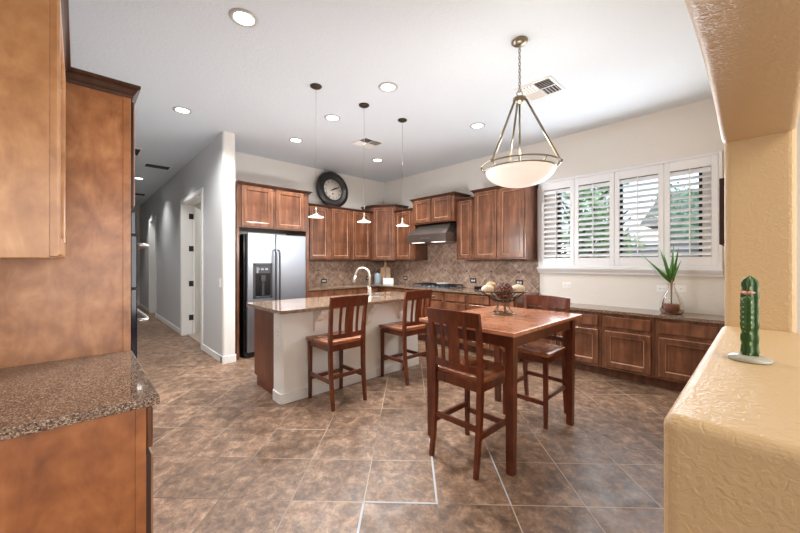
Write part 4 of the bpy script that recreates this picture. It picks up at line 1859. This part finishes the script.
# ------------------------------------------------------------------ things on the back counter
root = thing('soap_bottle', 'pale blue pump bottle on corner counter beside wooden board', 'bottle', (4.46, 5.39, .9147))
mb = MB()
mb.lathe([(0, 0), (.068, 0), (.07, .01), (.07, .18), (.062, .2), (.02, .212), (.018, .225), (0, .226)], M_BOTTLE, 24)
mb.build('body', root)
mb = MB()
mb.lathe([(.02, .222), (.02, .24), (.008, .245), (.007, .285), (0, .286)], M_DGREY, 14)
mb.tube([(0, 0, .283), (.03, -.03, .283), (.04, -.04, .275)], .007, M_DGREY, 8)
mb.build('pump', root)
root = thing('cutting_board', 'wooden paddle cutting board leaning in the counter corner', 'cutting board', (4.69, 5.42, .9155))
root.rotation_euler = (R(-7), 0, R(AZ - 90))
mb = MB()
pts = []
for k_ in range(7):
    a = PI * k_ / 6
pts = [(-.1, 0), (.1, 0), (.105, .02), (.105, .30), (.09, .325), (.035, .335), (.022, .36), (.02, .43), (.01, .45), (-.01, .45), (-.02, .43), (-.022, .36), (-.035, .335), (-.09, .325), (-.105, .30), (-.105, .02)]
mb.prism(pts, 'y', -.009, .009, W_BOARD, bev=.003, seg=2)
mb.build('board', root)
mb = MB()
mb.box(-.022, .012, -.0105, -.0092, .01, .33, W_CHAIR)
mb.build('inlay_stripe', root)
mb = MB()
M_ = Matrix.Rotation(R(AZ - 90), 4, 'Z')
mb.box(-.105, .105, -.02, .02, 0, .115, M_CARD, .003, 1)
tag(mb.build('card_box', None, (4.55, 5.17, .9147), (0, 0, R(AZ - 90))), 'small white box standing on the corner counter', 'box')
mb = MB()
mb.box(-.07, .07, -.09, .09, 0, .045, M_BLACK, .012, 3)
root = tag(mb.build('black_tray', None, (4.74, 3.12, .9147)), 'small black tray on the counter behind the bowl', 'tray')

# ------------------------------------------------------------------ agave in a glass vase
VP = (4.70, .685, .7927)
root = thing('agave_vase', 'green agave in round glass vase of pebbles on bench', 'potted plant', VP)
mb = MB()
pro = [(0, .002), (.09, .002), (.104, .02), (.107, .06), (.100, .12), (.08, .18), (.05, .235), (.034, .275), (.03, .31), (.036, .33)]
mb.lathe(pro, M_VASE, 32, cap=False)
mb.build('vase', root)
mb = MB()
mb.lathe([(0, .006), (.088, .006), (.100, .022), (.1035, .06), (.100, .098), (.06, .102), (0, .1)], M_POT, 28, cap=False)
mb.build('pebbles', root)
mb = MB()
mb.tube([(0, 0, .10), (.004, 0, .2), (0, 0, .3), (0, 0, .37)], [.006, .007, .011, .018], M_ROOTS, 10)
mb.build('stem', root)


def leaf(dr, df, ln, w0, bend=0.0):
    m_ = MB()
    n_ = 9
    d3 = Vector((*bl(dr, df), 1)).normalized()
    side = Vector((rx, ry, 0))
    side = (side - d3 * side.dot(d3)).normalized()
    nrm = d3.cross(side).normalized()
    if nrm.z < 0:
        nrm = -nrm
    rg = []
    for k2 in range(n_ + 1):
        t_ = k2 / n_
        c = Vector((0, 0, .335)) + d3 * ln * t_ + Vector((*bl(dr * bend, df * bend), -abs(bend) * .3)) * t_ * t_ * ln
        w_ = w0 * (1.0 + .5 * math.sin(min(t_ * 2, 1) * PI)) * (1 - t_ ** 2.2) + .001
        rg.append([m_.bm.verts.new(c - side * w_ + nrm * w_ * .3), m_.bm.verts.new(c - nrm * w_ * .45), m_.bm.verts.new(c + side * w_ + nrm * w_ * .3), m_.bm.verts.new(c + nrm * w_ * .05)])
    m_.mi(M_AGAVE)
    for a_2, b_2 in zip(rg, rg[1:]):
        for q in range(4):
            f = m_.bm.faces.new([a_2[q], a_2[(q + 1) % 4], b_2[(q + 1) % 4], b_2[q]])
            f.smooth = True
    m_.bm.faces.new(rg[0])
    m_.bm.faces.new(rg[-1][::-1])
    bmesh.ops.recalc_face_normals(m_.bm, faces=list(m_.bm.faces))
    m_.build('leaf', root)


leaf(-1.05, -.1, .44, .014, .05)
leaf(-.27, .1, .385, .017)
leaf(-.42, -.2, .34, .015)
leaf(.03, -.05, .41, .019)
leaf(.25, .05, .395, .016)
leaf(.12, -.4, .26, .014)

# cactus on the ledge
root = thing('cactus_ornament', 'green glass cactus ornament on the gold half-wall ledge', 'cactus', (1.372, .026, 1.0705))
mb = MB()
mb.lathe([(0, 0), (.044, 0), (.047, .005), (.04, .012), (.02, .016), (0, .017)], plain('glass_base', srgb(170, 166, 152), .06), 28, cap=False)
mb.build('base', root)


def ribbed(cx, cy, z0_, z1_, r, ribs, tip, lean=(0, 0)):
    m_ = MB()
    n_ = 22
    seg = ribs * 6
    rg = []
    for k2 in range(n_ + 1):
        t_ = k2 / n_
        z_ = z0_ + (z1_ - z0_) * t_
        prof_r = 1.0
        if t_ > .86:
            prof_r = math.sqrt(max(0, 1 - ((t_ - .86) / .14) ** 2)) * .98 + .02
        if tip and t_ < .1:
            prof_r = .35 + 6.5 * t_
        wv = 1 + .05 * math.sin(t_ * 36)
        row = []
        for s_ in range(seg):
            a = 2 * PI * s_ / seg
            rib = .70 + .30 * (abs(math.cos(a * ribs / 2)) ** 1.2)
            row.append(m_.bm.verts.new((cx + lean[0] * t_ + r * prof_r * rib * wv * math.cos(a), cy + lean[1] * t_ + r * prof_r * rib * wv * math.sin(a), z_)))
        rg.append(row)
    i1, i2 = m_.mi(M_CACTUS), m_.mi(M_CACTUS_T)
    for a_2, b_2 in zip(rg, rg[1:]):
        for s_ in range(seg):
            f = m_.bm.faces.new([a_2[s_], a_2[(s_ + 1) % seg], b_2[(s_ + 1) % seg], b_2[s_]])
            f.smooth = True
            ph = (s_ % 6)
            f.material_index = i2 if (ph in (0,) and (rg.index(a_2) % 3 == 0)) else i1
    m_.bm.faces.new(rg[0][::-1])
    m_.bm.faces.new(rg[-1])
    return m_


ribbed(0, 0, .014, .238, .0205, 6, False).build('trunk', root)
a1 = bl(-.026, -.018)
ribbed(a1[0], a1[1], .082, .182, .0145, 5, True).build('arm', root)
mb = MB()
f0 = bl(-.02, -.012)
for k_ in range(5):
    a = 2 * PI * k_ / 5
    mb.tube([(f0[0], f0[1], .186), (f0[0] + .010 * math.cos(a), f0[1] + .010 * math.sin(a), .192), (f0[0] + .017 * math.cos(a), f0[1] + .017 * math.sin(a), .191)], [.003, .0045, .001], M_PINK, 6)
mb.build('flower', root)

# dark frame on the side wall, seen edge-on
root = thing('wall_picture', 'dark brown frame on side wall at right end of window', 'picture frame', (2.40, SY1 - .008, 1.60))
mb = MB()
for x0, x1, z0, z1 in ((-.06, .26, -.165, -.13), (-.06, .26, .13, .165), (-.06, -.03, -.13, .13), (.23, .26, -.13, .13)):
    mb.box(x0, x1, .001, .034, z0, z1, M_DARKFRAME, .002, 1)
mb.build('frame', root)
mb = MB()
mb.box(-.032, .232, .002, .014, -.132, .132, M_CARD)
mb.build('picture_panel', root)

# ------------------------------------------------------------------ plantation shutters
GSH = 'plantation shutter panels'
ys = [2.205, 1.742, 1.27, .775, .32]
labs = ['white shutter panel nearest the tall upper cabinet', 'second white shutter panel from the kitchen cabinets, in the left half',
        'third white shutter panel from the kitchen cabinets, in the right half', 'white shutter panel nearest the gold wall column']
for n_, lab in enumerate(labs):
    ya, yb = ys[n_], ys[n_ + 1]
    w = ya - yb - .004
    z0, z1 = SH_Z0 + .027, SH_Z1 - .032
    root = thing('window_shutter', lab, 'shutter', (XW - .045, ya - .002, z0), E90, GSH)
    h = z1 - z0
    sl, rt, rbm = .052, .10, .10
    mb = MB()
    mb.box(0, sl, .0, .028, 0, h, M_SHUT, .003, 1)
    mb.box(w - sl, w, .0, .028, 0, h, M_SHUT, .003, 1)
    mb.box(sl, w - sl, .0, .028, 0, rbm, M_SHUT, .003, 1)
    mb.box(sl, w - sl, .0, .028, h - rt, h, M_SHUT, .003, 1)
    mb.build('frame', root)
    mb = MB()
    nl = 14
    zz0, zz1 = rbm, h - rt
    for k_ in range(nl):
        z = zz0 + (zz1 - zz0) * (k_ + .5) / nl
        tilt = R(35 if k_ < nl - 1 else 55)
        M_ = Matrix.Translation((0, .014, z)) @ Matrix.Rotation(tilt, 4, 'X')
        hw = .036
        prof_ = [(-hw, 0), (-hw * .6, .0042), (0, .0055), (hw * .6, .0042), (hw, 0), (hw * .6, -.0042), (0, -.0055), (-hw * .6, -.0042)]
        mb.prism(prof_, 'x', sl + .001, w - sl - .001, M_SHUT, M=M_)
    mb.build('louvers', root)
    mb = MB()
    mb.box(w / 2 - .006, w / 2 + .006, -.026, -.016, zz0 + .02, zz1 - .01, M_SHUT, .002, 1)
    mb.build('tilt_rod', root)

# ------------------------------------------------------------------ outside the window
M_GRASS = plain('dry_ground', srgb(150, 138, 112), 0.95, bump=(30, .5))
M_BLOCK = plain('block_fence', srgb(126, 126, 134), .9, bump=(40, .4))
M_STUCCO = plain('stucco', srgb(168, 160, 150), .9, bump=(60, .3))
M_ROOF = plain('roof_tile', srgb(120, 108, 100), .85)
M_LEAF = plain('leaf', srgb(150, 176, 116), .6)
M_LEAF2 = plain('leaf_dark', srgb(124, 158, 120), .6)
M_BARK = plain('bark', srgb(92, 72, 58), .9)
mb = MB()
mb.box(XW + .3, 40, -25, 30, -.3, -.05, M_GRASS)
o = mb.build('ground_outside')
o['kind'] = 'structure'
mb = MB()
mb.box(10.0, 10.2, -14, 16, -.049, 1.72, M_BLOCK)
mb.box(9.97, 10.23, -14, 16, 1.7201, 1.77, M_BLOCK)
tag(mb.build('block_fence'), 'grey block fence across the yard seen through the shutters', 'fence')
root = thing('neighbour_house', 'neighbouring house with sloped roof beyond the fence', 'house', (15.5, -1.5, -.045))
mb = MB()
mb.box(0, 6, -5, 4, 0, 2.75, M_STUCCO)
mb.build('wall', root)
mb = MB()
mb.prism([(-.6, 2.755), (3, 4.3), (6.6, 2.755)], 'y', -5.6, 4.6, M_ROOF)
mb.build('roof', root)
mb = MB()
mb.box(-.04, -.001, .3, 1.8, 1.0, 2.2, M_BLACK)
mb.build('window', root)


def tree(lab, loc, h, r, m_leaf, n_leaf, seed):
    rnd = random.Random(seed)
    root = thing('garden_tree', lab, 'tree', loc, 0, 'trees outside the window')
    m_ = MB()
    m_.tube([(0, 0, 0), (.06, .03, h * .3), (-.04, .02, h * .55), (0, 0, h * .75)], [.14, .11, .08, .04], M_BARK, 8)
    for k2 in range(7):
        a = rnd.uniform(0, 2 * PI)
        z = h * rnd.uniform(.3, .6)
        m_.tube([(0, 0, z), (r * .4 * math.cos(a), r * .4 * math.sin(a), z + h * .15), (r * .8 * math.cos(a), r * .8 * math.sin(a), z + h * .25)], [.05, .035, .012], M_BARK, 6)
    m_.build('trunk', root)
    m_ = MB()
    m_.mi(m_leaf)
    blobs = [(rnd.uniform(-.6, .6) * r, rnd.uniform(-.6, .6) * r, h * rnd.uniform(.45, .95), r * rnd.uniform(.3, .5)) for _ in range(12)]
    for k2 in range(n_leaf):
        bx, by, bz, br = rnd.choice(blobs)
        d_ = Vector((rnd.gauss(0, 1), rnd.gauss(0, 1), rnd.gauss(0, 1))).normalized() * br * rnd.uniform(.5, 1.0)
        c = Vector((bx, by, bz)) + d_
        u = Vector((rnd.gauss(0, 1), rnd.gauss(0, 1), rnd.gauss(0, 1))).normalized()
        v = u.orthogonal().normalized()
        s_ = rnd.uniform(.05, .1)
        p = [c + u * s_, c + v * s_ * .45, c - u * s_, c - v * s_ * .45]
        m_.bm.faces.new([m_.bm.verts.new(q) for q in p])
    m_.build('foliage', root)


tree('bright green tree left of centre beyond the window', (7.6, 2.6, -.049), 3.6, 1.1, M_LEAF, 2600, 1)
tree('tall green tree at the left edge of the window view', (8.3, 5.6, -.049), 4.4, 1.4, M_LEAF, 2600, 2)
tree('dark green tree by the fence right of the window middle', (8.9, .2, -.049), 3.0, .7, M_LEAF2, 1600, 3)
tree('low leafy tree behind the fence at the right window', (12.2, 1.0, -.049), 3.4, 1.3, M_LEAF2, 2000, 4)
